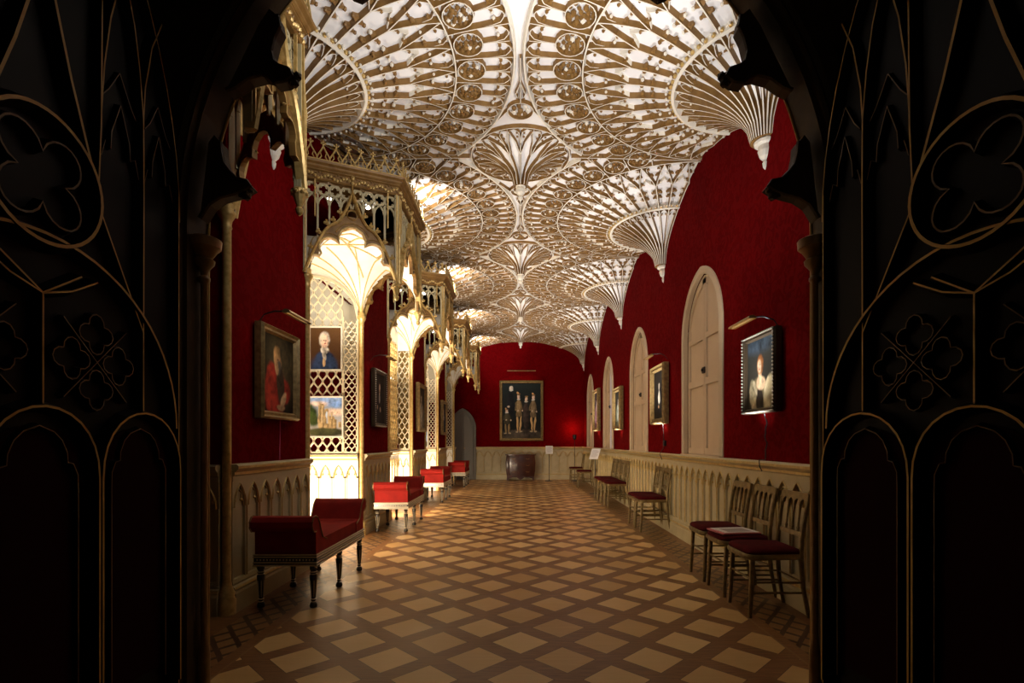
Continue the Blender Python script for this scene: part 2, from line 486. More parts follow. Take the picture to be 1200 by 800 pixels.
def crest(th0, th1):
    m = MB(); n = int(round((th1-th0)/R_(5)))
    for i in range(n):
        th = th0+(th1-th0)*(i+.5)/n
        a = F(.745, th, .045)[0]; b = F(.775, th, .065)[0]
        m.blob(a, .019, 0); m.blob(b, .013, 1)
        m.blob(F(.745, th+R_(2.2), .035)[0], .010, 1)
    return m
def corbel(a0, a1):
    m = MB()
    prof = [(.004, h0-.235), (.018, h0-.215), (.024, h0-.18), (.016, h0-.165), (.045, h0-.13), (.060, h0-.085), (.055, h0-.045), (.085, h0-.03),
            (.092, h0-.01), (.072, h0+.005), (.07, h0+.02)]
    m.lathe((0, 0, 0), prof, 8, 0, a0, a1)
    return m
proto = None
half = None
for side in (1, -1):
    for y in FANS:
        X = XR if side > 0 else XL
        if proto is None:
            proto = fan(-PI/2, PI/2).build('fan_tracery', [GOLD, FILLET], ceiling, loc=(X, y, 0))
            crest(-PI/2, PI/2).build('crested_ring', [GOLDB, FILLET], proto)
            corbel(PI/2, 3*PI/2).build('corbel', [WHITE], proto)
        else:
            c = proto.copy(); col.objects.link(c); c.location = (X, y, 0); c.parent = ceiling
            if side < 0: c.rotation_euler = (0, 0, PI)
            for ch in list(proto.children):
                k = ch.copy(); col.objects.link(k); k.parent = c
q = fan(-PI/2, 0).build('fan_tracery', [GOLD, FILLET], ceiling, loc=(XR, YF, 0))
crest(-PI/2, 0).build('crested_ring', [GOLDB, FILLET], q); corbel(PI, 3*PI/2).build('corbel', WHITE, q)
q = fan(0, PI/2).build('fan_tracery', [GOLD, FILLET], ceiling, loc=(XL, YF, 0)); q.rotation_euler = (0, 0, PI)
crest(0, PI/2).build('crested_ring', [GOLDB, FILLET], q); corbel(PI/2, PI).build('corbel', WHITE, q)

# ridge pendants between the fans
def pendant():
    m = MB(); pr, ph0 = .56, 4.06
    def G(r, th, off=0):
        x = max(0, min(1, (r-.035)/(pr-.035))); c = 1-x; s_ = math.sqrt(1-c*c)
        h = ph0+(h1-ph0)*s_; nr, nz = (h1-ph0)*c, -(pr-.035)*s_
        l = math.hypot(nr, nz); nr /= l; nz /= l
        return ((r+nr*off)*math.cos(th), (r+nr*off)*math.sin(th), h+nz*off), (nr*math.cos(th), nr*math.sin(th), nz)
    m.lathe((0, 0, 0), [(.035+(pr-.035)*(k/12)**1.5, G(.035+(pr-.035)*(k/12)**1.5, 0)[0][2]) for k in range(13)], 48, 2, cap=False)
    def ln(pl, w_, d, wt):
        q = [G(*p) for p in pl]; m.rib([a for a, b in q], [b for a, b in q], w_, d, wt)
    n = 12; dt = 2*PI/n
    for k in range(n):
        th = k*dt; mid = th+dt/2; H = dt/2
        ln([(.035+.28*i/8, th) for i in range(9)], .012, .04, .004)
        for sg in (-1, 1):
            ln([(.20, th), (.26, th+sg*H*.35), (.34, th+sg*H*.55), (.44, th+sg*H*.9), (.5, th+sg*H)][:], .010, .036, .003)
            a, b = (th, th+sg*H)
            ln([(.31, th), (.38, th+sg*H*.04), (.46, th+sg*H*.12), (.52, th+sg*H*.5), (.50, th+sg*H*.9)], .009, .032, .003)
            for rr in (.40, .455):
                p = G(rr, th+sg*H*.32, .025)[0]; m.blob(p, .013, 0)
    ln([(.55, i*PI/24) for i in range(49)], .014, .04, .005)
    m.lathe((0, 0, 0), [(.004, ph0-.16), (.02, ph0-.145), (.03, ph0-.12), (.018, ph0-.10), (.05, ph0-.07), (.055, ph0-.03), (.045, ph0-.01), (.06, ph0), (.04, ph0+.01)], 10, 1)
    # roundels towards the fans' meeting points
    def flat(p, w_=.011, d=.036, wt=.004, closed=False):
        m.rib([(x, y, h1) for x, y in p], (0, 0, -1), w_, d, wt, (0, 1, 0), closed)
    for sg in (-1, 1):
        cy = sg*.80
        flat([(.125*math.cos(a*PI/12), cy+.125*math.sin(a*PI/12)) for a in range(24)], closed=True)
        for a in range(7):
            t = a*2*PI/7; m.blob((.07*math.cos(t), cy+.07*math.sin(t), h1-.018), .026, 1 if a % 3 == 0 else 0)
        m.blob((0, cy, h1-.025), .03, 0)
        flat([(0, cy+sg*.125), (0, cy+sg*.40), (0, 1.5*sg)])
        for s2 in (-1, 1):
            flat([(.03*s2, sg*1.0), (.045*s2, sg*1.05), (.02*s2, sg*1.13), (0, sg*1.2)], .008)
            m.blob((.03*s2, sg*.98, h1-.03), .014, 0)
            flat([(s2*.13, sg*.80), (s2*.22, sg*.67), (s2*.40, sg*.44)], .010)
    return m
pp = None
for i, y in enumerate(BAYS):
    if pp is None: pp = pendant().build('ridge_pendant', [GOLD, FILLET, PLASTER], ceiling, loc=(0, y, 0))
    else:
        c = pp.copy(); col.objects.link(c); c.location = (0, y, 0); c.parent = ceiling
# long ribs: centre ridge and transverse ribs at each bay middle
mb = MB()
for y in [2.756]+BAYS[:4]:
    for sg, X in ((1, XR), (-1, XL)):
        L_ = abs(X); pts = []; nr = []
        for i in range(25):
            d = .03+(L_-.60)*i/24; r = math.hypot(d, 1.52); h, _ = Ht(min(r, RR)); pts.append((X-sg*d, y, h)); nr.append((0, 0, -1))
        mb.rib(pts, nr, .016, .045, .005)
for sg, X in ((1, XR), (-1, XL)):
    for y in FANS:
        for s2 in (-1, 1):
            pts = []
            for i in range(31):
                r = r0+(1.52-r0)*(i/30)**1.4; h, n_ = Ht(r); pts.append((X-sg*.012, y+s2*r, h))
            mb.rib(pts, (-sg, 0, -.3), .014, .02, .006, (1, 1, 1))
mb.build('vault_rib', [GOLD, FILLET], ceiling)

# ------------------------------------------------------------------ walls
def wall_poly_y(mb, X0, X1, y0, y1, z0, z1, mi=0): mb.box(min(X0, X1), max(X0, X1), y0, y1, z0, z1, mi)
# right wall with shuttered window recesses
WIN = BAYS; WHW = .60; WSP, WAP = 2.42, 3.12; SILL = 1.04
mb = MB()
prev = YN
for c in WIN:
    mb.box(XR, XR+.25, prev, c-WHW, 0, 4.5); mb.box(XR, XR+.25, c-WHW, c+WHW, 0, SILL)
    top = pointed(c-WHW, c+WHW, WSP, WAP, 14)
    top_in = [(u, v) for u, v in top]
    for (u0, v0), (u1, v1) in zip(top_in[:-1], top_in[1:]):
        mb.prism([(u0, v0), (u1, v1), (u1, 4.5), (u0, 4.5)], 0, .25, lambda u, n, v: (XR+n, u, v))
    prev = c+WHW
mb.box(XR, XR+.25, prev, YF, 0, 4.5)
wall_right = struct(mb.build('wall_right', DAMASK))

for i, c in enumerate(WIN):
    e = struct(empty('window_%d' % (i+1), (XR, c, SILL)))
    f = MB()
    def lf(u, n, v): return (-n, u, v)
    outer = [(-WHW, 0)]+pointed(-WHW, WHW, WSP-SILL, WAP-SILL, 14)+[(WHW, 0)]
    pts = [(0, u, v) for u, v in outer]
    f.sweep(pts, (-1, 0, 0), [(-.035, -.03), (-.035, .018), (-.01, .035), (.018, .03), (.045, .012), (.045, -.10)], [0])
    f.box(-.04, .10, -WHW-.03, WHW+.03, -.0, .015)
    f.build('window_frame', WHITE if False else SHUT, e, smooth=40)
    # two shutter leaves, each with three sunk panels following the arch
    for s2 in (-1, 1):
        sh = MB(); hw = WHW-.04; gap = .004
        def topv(u):
            au = abs(u); wd = hw; h = WAP-SILL-.05-(WSP-SILL); R = (wd*wd+h*h)/(2*wd)
            return WSP-SILL+math.sqrt(max(R*R-(R-(wd-au))**2, 0)) if False else WSP-SILL+math.sqrt(max(0, R*R-(au-wd+R)**2))
        ajar = (i == 2 and s2 < 0)
        u0, u1 = (gap, hw) if not ajar else (.44, hw)
        N = 14; us = [u0+(u1-u0)*k/N for k in range(N+1)]
        poly = [(s2*u0, .01)]+[(s2*u, topv(u)) for u in us]+[(s2*u1, .01)]
        sh.prism(poly, -.075, -.055, lf)
        st = .05
        rails = [.01, .86, .94, 1.34, 1.40]
        # stiles and rails stand proud
        def strip(a, b, z0, z1): sh.prism([(s2*a, z0), (s2*b, z0), (s2*b, z1), (s2*a, z1)], -.06, -.035, lf)
        strip(u0, u0+st, .01, topv(u0+st)-.02); strip(u1-st, u1, .01, topv(u1-.012)-.0)
        strip(u0+st, u1-st, .01, .09); strip(u0+st, u1-st, .80, .88); strip(u0+st, u1-st, 1.32, 1.38)
        sh_arch = [(s2*u, topv(u)) for u in us]+[(s2*u, topv(u)-.06-.05*(u/u1)) for u in us[::-1]]
        for k in range(N):
            sh.prism([(s2*us[k], topv(us[k])), (s2*us[k+1], topv(us[k+1])), (s2*us[k+1], topv(us[k+1])-.09), (s2*us[k], topv(us[k])-.09)], -.06, -.035, lf)
        so = sh.build('shutter', SHUT, e)
        if s2 > 0:
            l = MB(); l.bbox(.015, .036, -.035, .03, .93, 1.0, .004); l.bbox(.0, .02, -.01, .01, .95, .98, .003); l.build('latch', BLACKM, so)
    if i == 2:
        p = MB(); p.box(.078, .083, -WHW+.02, WHW-.02, .02, WAP-SILL-.35); p.build('window_pane', SKYP, e)
        p = MB(); p.box(.085, .098, -.10, -.075, .02, 1.9); p.box(.085, .098, -WHW+.02, WHW-.02, .9, .93); p.build('glazing_bar', SHUT, e)
    b = MB(); b.box(.12, .14, -WHW-.05, WHW+.05, -.02, WAP-SILL+.05); b.build('backing', BLACKM, e)

# far wall
mb = MB(); mb.box(-2.45, XR+.25, YF, YF+.2, 0, 4.5)
struct(mb.build('wall_far', DAMASK))

# left wall with recesses
NHW = .84
DEPTH = {0: .70, 1: .26, 2: .70, 3: .70}
mb = MB(); wt = .8
segs = [(3.59, BAYS[0]-NHW)]+[(BAYS[k]+NHW, BAYS[k+1]-NHW) for k in range(3)]+[(BAYS[3]+NHW, 16.0)]
for a, b in segs: mb.box(XL-wt, XL, a, b, 0, 4.5)
for k, c in enumerate(BAYS):
    mb.box(XL-wt-.1, XL-DEPTH[k], c-NHW, c+NHW, 0, 4.5)
    mb.box(XL-DEPTH[k], XL, c-NHW, c+NHW, 3.66, 4.5)
mb.box(XL-wt-.1, XL-.62, YN, 3.59, 0, 4.5); mb.box(XL-.62, XL, YN, 3.59, 3.66, 4.5)
mb.box(-2.6, -2.3, 16.0, YF, 0, 4.5)
wall_left = struct(mb.build('wall_left', DAMASK))

# wainscot
def dado(mb, o, ud, nd, length, pitch, n0=0.0, low=False):
    fr = frame_fn(o, ud, nd); n = max(1, int(round(length/pitch))); p = length/n
    def bx(u0, u1, a, b, v0, v1, mi=0): mb.prism([(u0, v0), (u1, v0), (u1, v1), (u0, v1)], a, b, fr, mi)
    bx(0, length, -.002, .012, 0, 1.03)
    def mould(prof, ms):
        a = [fr(0, x, z) for x, z in prof]; b = [fr(length, x, z) for x, z in prof]; k = len(prof)
        mb.add(a+b, [(i, i+1, k+i+1, k+i) for i in range(k-1)]+[tuple(range(k)), tuple(range(k, 2*k))[::-1]], ms+[ms[0], ms[0]])
    mould([(.0, 0), (.055, 0), (.055, .13), (.045, .145), (.05, .16), (.042, .175), (.03, .185), (.034, .20), (.028, .225), (.0, .235)], [0, 0, 0, 0, 1, 0, 0, 0, 0])
    mould([(.0, .92), (.034, .92), (.034, .955), (.045, .965), (.045, .985), (.058, .995), (.072, 1.01), (.072, 1.03), (.06, 1.04), (0, 1.043)], [0, 0, 0, 1, 0, 0, 1, 0, 0])
    zs, za = .735, .90
    for i in range(n+1):
        u = i*p; u0, u1 = max(0, u-.020), min(length, u+.020)
        bx(u0, u1, 0, .030, .22, zs+.02)
        if 0 < i < n: mb.sweep([fr(u, .03, .225), fr(u, .03, zs)], (nd[0], nd[1], 0), [(-.006, 0), (0, .008), (.006, 0)], [1])
    for i in range(n):
        a, b = i*p+.018, (i+1)*p-.018
        ar = pointed(a, b, zs, za, 5)
        k = len(ar)
        poly = [(i*p, zs)]+ar+[((i+1)*p, zs), ((i+1)*p, .925), (i*p, .925)]
        m = k//2
        mb.prism([(i*p, zs)]+ar[:m+1]+[(ar[m][0], .925), (i*p, .925)], 0, .030, fr)
        mb.prism([(ar[m][0], .925)]+ar[m:]+[((i+1)*p, zs), ((i+1)*p, .925)], 0, .030, fr)
        pts = [fr(x, .03, z) for x, z in ar]
        mb.sweep(pts, (nd[0], nd[1], 0), [(-.007, 0), (0, .010), (.007, 0)], [1])
        for sg in (-1, 1):
            cx = (a+b)/2+sg*(b-a)*.27; mb.blob(fr(cx, .018, zs+.045), .013, 1)
            q = arc(cx+sg*.0, zs+.075, .03, 90+sg*90, 90-sg*20, 4) if False else [( (a+b)/2+sg*(b-a)*.46, zs+.0), ((a+b)/2+sg*(b-a)*.36, zs+.05), (cx, zs+.05), ((a+b)/2+sg*(b-a)*.30, zs+.095), ((a+b)/2+sg*(b-a)*.12, zs+.12)]
            mb.sweep([fr(x, .010, z) for x, z in q], (nd[0], nd[1], 0), [(-.006, 0), (-.004, .014), (.004, .014), (.006, 0)], [0, 1, 0])
mb = MB(); dado(mb, (XR, YN), (0, 1), (-1, 0), YF-YN, .205); mb.build('wainscot', [CREAM, DADOG], wall_right)
mb = MB(); dado(mb, (-1.44, YF), (1, 0), (0, -1), XR-.0+1.44, .26)
wf = bpy.data.objects['wall_far']; mb.build('wainscot', [CREAM, DADOG], wf)
for a, b in segs:
    mb = MB(); dado(mb, (XL, a+.03), (0, 1), (1, 0), b-a-.06, .18); mb.build('wainscot', [CREAM, DADOG], wall_left)
for k, c in enumerate(BAYS):
    d = DEPTH[k]
    mb = MB()
    dado(mb, (XL-.03, c+NHW), (-1, 0), (0, -1), d-.03, .19 if d > .5 else .115)
    dado(mb, (XL-d, c-NHW), (0, 1), (1, 0), 2*NHW, .19)
    dado(mb, (XL-.03, c-NHW), (-1, 0), (0, 1), d-.03, .19 if d > .5 else .115)
    mb.build('recess_wainscot', [WHITE, DADOG], wall_left)
mb = MB(); dado(mb, (XL-.03, 3.59), (-1, 0), (0, -1), .5, .18); mb.build('recess_wainscot', [CREAM, DADOG], wall_left)

for k, c in enumerate(BAYS):
    d = DEPTH[k]; m = MB()
    m.box(XL-d, XL-d+.004, c-NHW, c+NHW, 2.3, 3.40); m.box(XL-d, XL-.04, c-NHW, c-NHW+.004, 2.3, 3.40)
    m.box(XL-d, XL-.04, c+NHW-.004, c+NHW, 1.04, 3.40)
    pass
    m.build('recess_lining', [WHITE], wall_left)
# mirrors behind gilded lattice in the recesses
def net(mb, fr, nd, u0, u1, v0, v1, p, hgt, w_=.006, d=.010, top=None):
    n = int(round((u1-u0)/p)); p = (u1-u0)/n
    for k in range(n+1):
        pts = []; M_ = max(4, int((v1-v0)/hgt*8))
        for i in range(M_+1):
            v = v0+(v1-v0)*i/M_
            s_ = math.sin(2*PI*(v-v0)/hgt)
            s_ = math.copysign(abs(s_)**.75, s_)
            u = u0+k*p+(p/2)*.94*s_*(1 if k % 2 else -1)
            u = min(max(u, u0), u1)
            if top and v > top(u): break
            pts.append(fr(u, .012, v))
        if len(pts) > 2: mb.bar(pts, (nd[0], nd[1], 0), w_, d)
    # little foils at the crossings
labels = {0: 'latticed mirror on the far side of the nearest lit recess, behind two pictures',
          1: 'tall narrow latticed mirror in the second lit recess, no pictures on it',
          2: 'small latticed mirror with two tiny pictures in the third recess',
          3: 'dim latticed mirror in the unlit recess beside the grey arched door'}
for k, c in enumerate(BAYS):
    d = DEPTH[k]
    fr = frame_fn((XL-.03, c+NHW), (-1, 0), (0, -1)); W = d-.03
    e = tag(empty('lattice_mirror', (0, 0, 0)), labels[k], 'mirror', 'latticed mirrors in the recesses')
    g = MB()
    def topf(u, W=W): return 3.32 if W < .3 else 2.75+math.sqrt(max(0, .36-(max(u, .0)-.60)**2)) * .95
    if W > .3:
        poly = [(.0, 1.05), (W, 1.05), (W, 3.27)]+[(u, topf(u)-.03) for u in (.6, .5, .4, .3, .2, .12, .06, .02, 0)]
    else: poly = [(0, 1.05), (W, 1.05), (W, 2.9), (0, 2.9)]
    g.prism(poly, .005, .008, fr); g.build('mirror_glass', MIRROR, e)
    l = MB()
    if W > .3:
        net(l, fr, (0, -1), .025, .185, 1.07, 2.75, .040, .11, .0045, .010, topf)
        l.bar([fr(.195, .012, 1.06), fr(.195, .012, 2.80)], (0, -1, 0), .010, .014)
        net(l, fr, (0, -1), .205, W-.01, 1.07, 3.28, .058, .19, .0075, .010, topf)
        l.bar([fr(u, .012, topf(u)) for u in [i*.6/12 for i in range(13)]]+[fr(W, .012, 3.3)], (0, -1, 0), .012, .016)
    else: net(l, fr, (0, -1), .012, W-.01, 1.07, 2.88, .056, .19, .006, .010)
    l.bar([fr(0, .012, 1.06), fr(W, .012, 1.06)], (0, -1, 0), .012, .014)
    l.bar([fr(.008, .012, 1.06), fr(.008, .012, 2.80)], (0, -1, 0), .009, .014)
    l.build('lattice', SILVERG, e)
    if k == 1:      # back wall of the shallow recess: gilt framed pier glass
        fr2 = frame_fn((XL-d, c-NHW), (0, 1), (1, 0))
        e2 = tag(empty('pier_glass', (0, 0, 0)), 'gilded pier glass on the back of the second lit recess', 'mirror')
        g = MB(); g.prism([(.1, 1.06), (1.58, 1.06), (1.58, 3.0), (.1, 3.0)], .004, .012, fr2); g.build('mirror_glass', MIRROR, e2)
        l = MB(); net(l, fr2, (1, 0), .1, 1.58, 1.07, 3.0, .066, .22, .007, .012); l.build('lattice', GOLDB, e2)

# ------------------------------------------------------------------ canopies
def canopy(center, dep, faces, name_label, lamps=True, w2=.55, lit=1):
    root = tag(empty('niche_canopy', (XL, center, 0)), name_label, 'canopy', 'gilded canopies over the recesses')
    A, B, C, D = (0, -.92), (dep, -w2), (dep, w2), (0, .92)
    if 'half' in faces: B = (dep, -.10)
    zc, zq, zf, zk, zt = 2.80, 3.62, 3.70, 3.80, 3.87
    def face_frame(P, Q):
        L = math.hypot(Q[0]-P[0], Q[1]-P[1]); u = ((Q[0]-P[0])/L, (Q[1]-P[1])/L); n = (u[1], -u[0])
        if n[0]*(P[0]+Q[0]-dep*.6)+n[1]*(P[1]+Q[1]) < 0: n = (-n[0], -n[1])
        return L, frame_fn(P, u, n), n
    path = {'near': (A, B), 'front': (B, C), 'far': (C, D)}
    for nm, (P, Q) in path.items():
        if nm not in faces: continue
        L, fr, n = face_frame(P, Q); N = (n[0], n[1], 0)
        m = MB()
        apex = 3.64 if L > .5 else 3.5
        def og(t):                      # ogee, t 0..1 across the half width
            u = t*L/2
            if t < .62: v = zc+(3.30-zc)*math.sin(t/.62*PI/2*.92)/math.sin(PI/2*.92)
            else:
                x = (t-.62)/.38; v = 3.30+(apex-3.30)*(x*x*.75+x*.25)
            return u, v
        ns = 26
        left = [og(i/ns) for i in range(ns+1)]
        curve = left+[(L-u, v) for u, v in left[::-1][1:]]
        # foils: five lobes inside
        lobes = []
        cx = L/2
        cent = [(L*.13, 2.90, .085), (L*.27, 3.07, .10), (L*.5, 3.17, .13), (L*.73, 3.07, .10), (L*.87, 2.90, .085)]
        def lobe_edge(i0):
            c_ = cent[i0]; return c_
        inner = []
        spans = [(185, 75), (215, 60), (200, -20), (120, -35), (105, -5)]
        for (x, y, r), (a0, a1) in zip(cent, spans): inner += arc(x, y, r*(L/.88 if L < .88 else 1), a0, a1, 7)
        inner = [(min(max(u, .012), L-.012), max(v, zc)) for u, v in inner]
        # spandrel plate between curve and lobes
        def resamp(pl, k):
            ds = [0]
            for a, b in zip(pl[:-1], pl[1:]): ds.append(ds[-1]+math.hypot(b[0]-a[0], b[1]-a[1]))
            out = []; j = 0
            for i in range(k+1):
                t = ds[-1]*i/k
                while j < len(pl)-2 and ds[j+1] < t: j += 1
                q = (t-ds[j])/max(ds[j+1]-ds[j], 1e-9); out.append((pl[j][0]+(pl[j+1][0]-pl[j][0])*q, pl[j][1]+(pl[j+1][1]-pl[j][1])*q))
            return out
        # lower envelope of the ogee (up to a round crown) for the plate
        crown = [(u, min(v, 3.40)) for u, v in curve]
        K = 60
        def at_u(pl, u, pick):
            vs = []
            for a, b in zip(pl[:-1], pl[1:]):
                lo, hi = min(a[0], b[0]), max(a[0], b[0])
                if lo <= u <= hi and hi > lo: vs.append(a[1]+(b[1]-a[1])*(u-a[0])/(b[0]-a[0]))
            return pick(vs) if vs else zc
        for i in range(K):
            u0, u1 = L*i/K, L*(i+1)/K
            q = [(u0, at_u(inner, u0, max)), (u1, at_u(inner, u1, max)), (u1, at_u(crown, u1, max)), (u0, at_u(crown, u0, max))]
            if q[3][1] > q[0][1] or q[2][1] > q[1][1]: m.prism(q, -.02, .004, fr, 0)
        P3 = lambda pl, nn: [fr(u, nn, v) for u, v in pl]
        m.sweep(P3(curve, .0), N, [(-.016, -.02), (-.012, .03), (.0, .042), (.012, .03), (.016, -.02)], [2, 2, 2, 2])
        m.sweep(P3(inner, -.006), N, [(-.010, -.02), (-.006, .018), (.006, .018), (.010, -.02)], [0, 2, 0])
        for (x, y, r) in cent[1:4]:
            m.sweep(P3(arc(x, y, r+.035, 150 if x < L*.4 else 130 if x > L*.6 else 160, 30 if x > L*.6 else 50 if x < L*.4 else 20, 10), 0), N, [(-.007, 0), (0, .016), (.007, 0)], [2, 2])
        # ring under the point
        m.sweep(P3(arc(cx, 3.42, .05*L/.88, 0, 360, 16), .0), N, [(-.008, -.01), (0, .022), (.008, -.01)], [2, 2])
        # crockets
        for t in (.2, .36, .52, .66, .8):
            u, v = og(t)
            for uu in (u, L-u):
                sg = -1 if uu < cx else 1
                m.blob(fr(uu+sg*.022, .02, v+.022), .022, 2); m.blob(fr(uu+sg*.044, .02, v+.026), .015, 2); m.blob(fr(uu+sg*.028, .02, v+.05), .012, 2)
        m.sweep([fr(cx, .02, apex-.02), fr(cx, .02, apex+.12)], N, [(-.008, 0), (0, .012), (.008, 0)], [2]); m.blob(fr(cx, .03, apex+.13), .024, 2); m.blob(fr(cx, .03, apex+.08), .018, 2)
        # open lights behind the ogee
        nl = 8 if L > .7 else 6
        for i in range(nl+1):
            u = .02+(L-.04)*i/nl
            base = at_u(curve, u, max)
            if base < zq-.12: m.bar([fr(u, -.025, max(base-.02, zc)), fr(u, -.025, zq-.04)], N, .009, .014, 1)
        for i in range(nl):
            u0 = .02+(L-.04)*i/nl; u1 = .02+(L-.04)*(i+1)/nl; um = (u0+u1)/2
            if at_u(curve, um, max) < zq-.1:
                m.bar([fr(u, -.025, v) for u, v in pointed(u0+.008, u1-.008, zq-.13, zq-.05, 5)], N, .007, .012, 1)
            # quatrefoil row plate with a pierced circle
            r = (u1-u0)*.40; zc2 = zq+.01
            for a in range(12):
                t0, t1 = a*PI/6, (a+1)*PI/6
                def outp(t):
                    c_, s_ = math.cos(t), math.sin(t); hx, hz = (u1-u0)/2, .055
                    k_ = min(hx/max(abs(c_), 1e-6), hz/max(abs(s_), 1e-6)); return (um+c_*k_, zc2+s_*k_)
                m.prism([(um+r*math.cos(t0), zc2+r*math.sin(t0)), outp(t0), outp(t1), (um+r*math.cos(t1), zc2+r*math.sin(t1))], -.04, -.015, fr, 1)
            for a in range(4):
                t = PI/4+a*PI/2; m.blob(fr(um+r*.85*math.cos(t), -.025, zc2+r*.85*math.sin(t)), r*.32, 1)
        # corner shafts
        for u in (.012, L-.012):
            m.bar([fr(u, -.01, zc), fr(u, -.01, zf)], N, .016, .022, 1)
            m.bar([fr(u, .018, zc+.05), fr(u, .018, zf)], N, .006, .008, 2)
        if L > .5:
            for u in (.10, L-.10): m.bar([fr(u, .008, 3.35), fr(u, .008, zf)], N, .006, .01, 2)
        m.build('tracery_screen', [GOLD, CREAM, GOLDB], root)
    # frieze, cornice and cresting run round the plan
    plan = [A, B, C, D] if 'half' not in faces else [B, C, D]
    def offs(pl, d):
        out = []
        for i, p in enumerate(pl):
            ns = []
            for a, b in ((i-1, i), (i, i+1)):
                if a < 0 or b >= len(pl): continue
                L, fr, n = face_frame(pl[a], pl[b]); ns.append(n)
            sx = sum(q[0] for q in ns); sy = sum(q[1] for q in ns)
            if len(ns) == 2:
                k_ = 2*d/(sx*sx+sy*sy)*1.0; out.append((p[0]+sx*k_, p[1]+sy*k_))
            else: out.append((p[0]+sx*d, p[1]+sy*d))
        return [(max(x, 0.0), y) for x, y in out]
    def run(prof, mats, nm):
        m = MB(); rows = []
        for d, z in prof: rows.append([(x, y, z) for x, y in offs(plan, d)])
        k = len(plan); vs = [p for r in rows for p in r]
        fs = [(a*k+i, a*k+i+1, (a+1)*k+i+1, (a+1)*k+i) for a in range(len(prof)-1) for i in range(k-1)]
        m.add(vs, fs); return m
    m = run([(-.06, zf), (.01, zf), (.022, zf+.012), (.008, zf+.02), (.012, zk-.02), (.03, zk-.012), (.03, zk)], None, '')
    for i in range(len(plan)-1):
        L, fr, n = face_frame(plan[i], plan[i+1]); k = int(L/.028)
        for j in range(k):
            u = (j+.5)*L/k
            m.blob(fr(u, .018, zf+.038+.018*math.sin(j*1.1)), .017, 1); m.blob(fr(u+.01, .014, zf+.055-.02*math.sin(j*1.1)), .012, 0)
    m.build('leaf_frieze', [GOLD, GOLDB], root)
    m = run([(-.04, zk), (.035, zk), (.05, zk+.012), (.052, zk+.028), (.075, zk+.042), (.08, zk+.06), (.06, zt), (-.45, zt)], None, '')
    m.add([(x, y, zt) for x, y in offs(plan, -.02)]+([] if 'half' not in faces else [(0, plan[0][1], zt)]), [tuple(range(len(plan)+(1 if 'half' in faces else 0)))])
    m.build('cornice', [GOLD], root)
    m = MB(); pl = offs(plan, .05)
    for i in range(len(pl)-1):
        L, fr, n = face_frame(pl[i], pl[i+1]); N = (n[0], n[1], 0); k = max(3, int(round(L/.115)))
        for j in range(k):
            u0 = L*j/k; u1 = L*(j+1)/k; um = (u0+u1)/2; hw = (u1-u0)/2
            for sg in (-1, 1):
                q = [(um+sg*hw, zt-.005), (um+sg*hw*.93, zt+.04), (um+sg*hw*.55, zt+.075), (um+sg*hw*.2, zt+.11), (um, zt+.14)]
                m.bar([fr(u, 0, v) for u, v in q], N, .006, .007, 0)
                m.bar([fr(u, 0, v) for u, v in [(um+sg*hw*.75, zt), (um+sg*hw*.3, zt+.04), (um+sg*hw*.45, zt+.07)]], N, .004, .006, 0)
            for (a, b, r) in ((0, .155, .014), (-.018, .165, .011), (.018, .165, .011), (0, .18, .012)): m.blob(fr(um+a, 0, zt+b), r, 0)
        m.bar([fr(0, 0, zt), fr(L, 0, zt)], N, .010, .010, 0)
    m.build('cresting', [GOLDB], root)
    # pendants at the two free corners
    for P in ((B, C) if 'half' not in faces else (C,)):
        m = MB()
        m.lathe((P[0]-.01, P[1], 0), [(.004, zc-.17), (.02, zc-.155), (.026, zc-.13), (.016, zc-.115), (.03, zc-.08), (.042, zc-.045), (.05, zc-.03), (.05, zc-.01), (.036, zc), (.02, zc+.01), (.018, zf)], 10, 0)
        m.lathe((P[0]+.018, P[1]+(.01 if P[1] > 0 else -.01), 0), [(.014, zc), (.014, 3.25), (.02, 3.27), (.012, 3.33), (.003, 3.5)], 8, 0)
        for a in range(8): m.blob((P[0]-.01+.045*math.cos(a*PI/4), P[1]+.045*math.sin(a*PI/4), zc-.03), .014, 0)
        m.build('corner_pendant', [GOLDB], root)
    # columns at the jambs
    for P, s2 in ((A, 1), (D, -1)):
        if 'half' in faces and P is A: continue
        m = MB(); cx, cy = .0, P[1]+s2*.07
        m.lathe((cx, cy, 0), [(.062, 0), (.062, .10), (.052, .12), (.056, .15), (.044, .17), (.034, .20), (.030, .23), (.030, zc-.12), (.036, zc-.11), (.032, zc-.09), (.036, zc-.06), (.056, zc-.025), (.060, zc), (.045, zc+.02), (.04, zc+.06)], 14, 0)
        m.build('column', [GOLDB], root, smooth=50)
    if 'half' in faces: return root
    # white plaster half dome inside
    m = MB(); nb = -.66 if (lit and dep > .7) else -.5
    if center == BAYS[1]: nb = -.24
    K = 56; x0, x1, y0, y1 = nb, dep-.03, -.84, .84
    def inside(x, y):
        if x <= 0: return abs(y) <= .84
        yy = .86+(w2-.86)*(x/dep); lo = -yy if 'half' not in faces else -.13
        return lo <= y <= yy
    def hz(x, y):
        h = 3.42
        for (px, py) in ((.0, -.84), (.0, .84), (dep, -w2), (dep, w2)):
            r = math.hypot(x-px, y-py); q = max(0, min(1, 1-(r-.02)/.80)); h = min(h, 2.80+.62*math.sqrt(1-q*q))
        return h
    idx = {}; vs = []; fs = []
    for i in range(K+1):
        for j in range(K+1):
            x = x0+(x1-x0)*i/K; y = y0+(y1-y0)*j/K
            idx[i, j] = len(vs); vs.append((x, y, hz(x, y)))
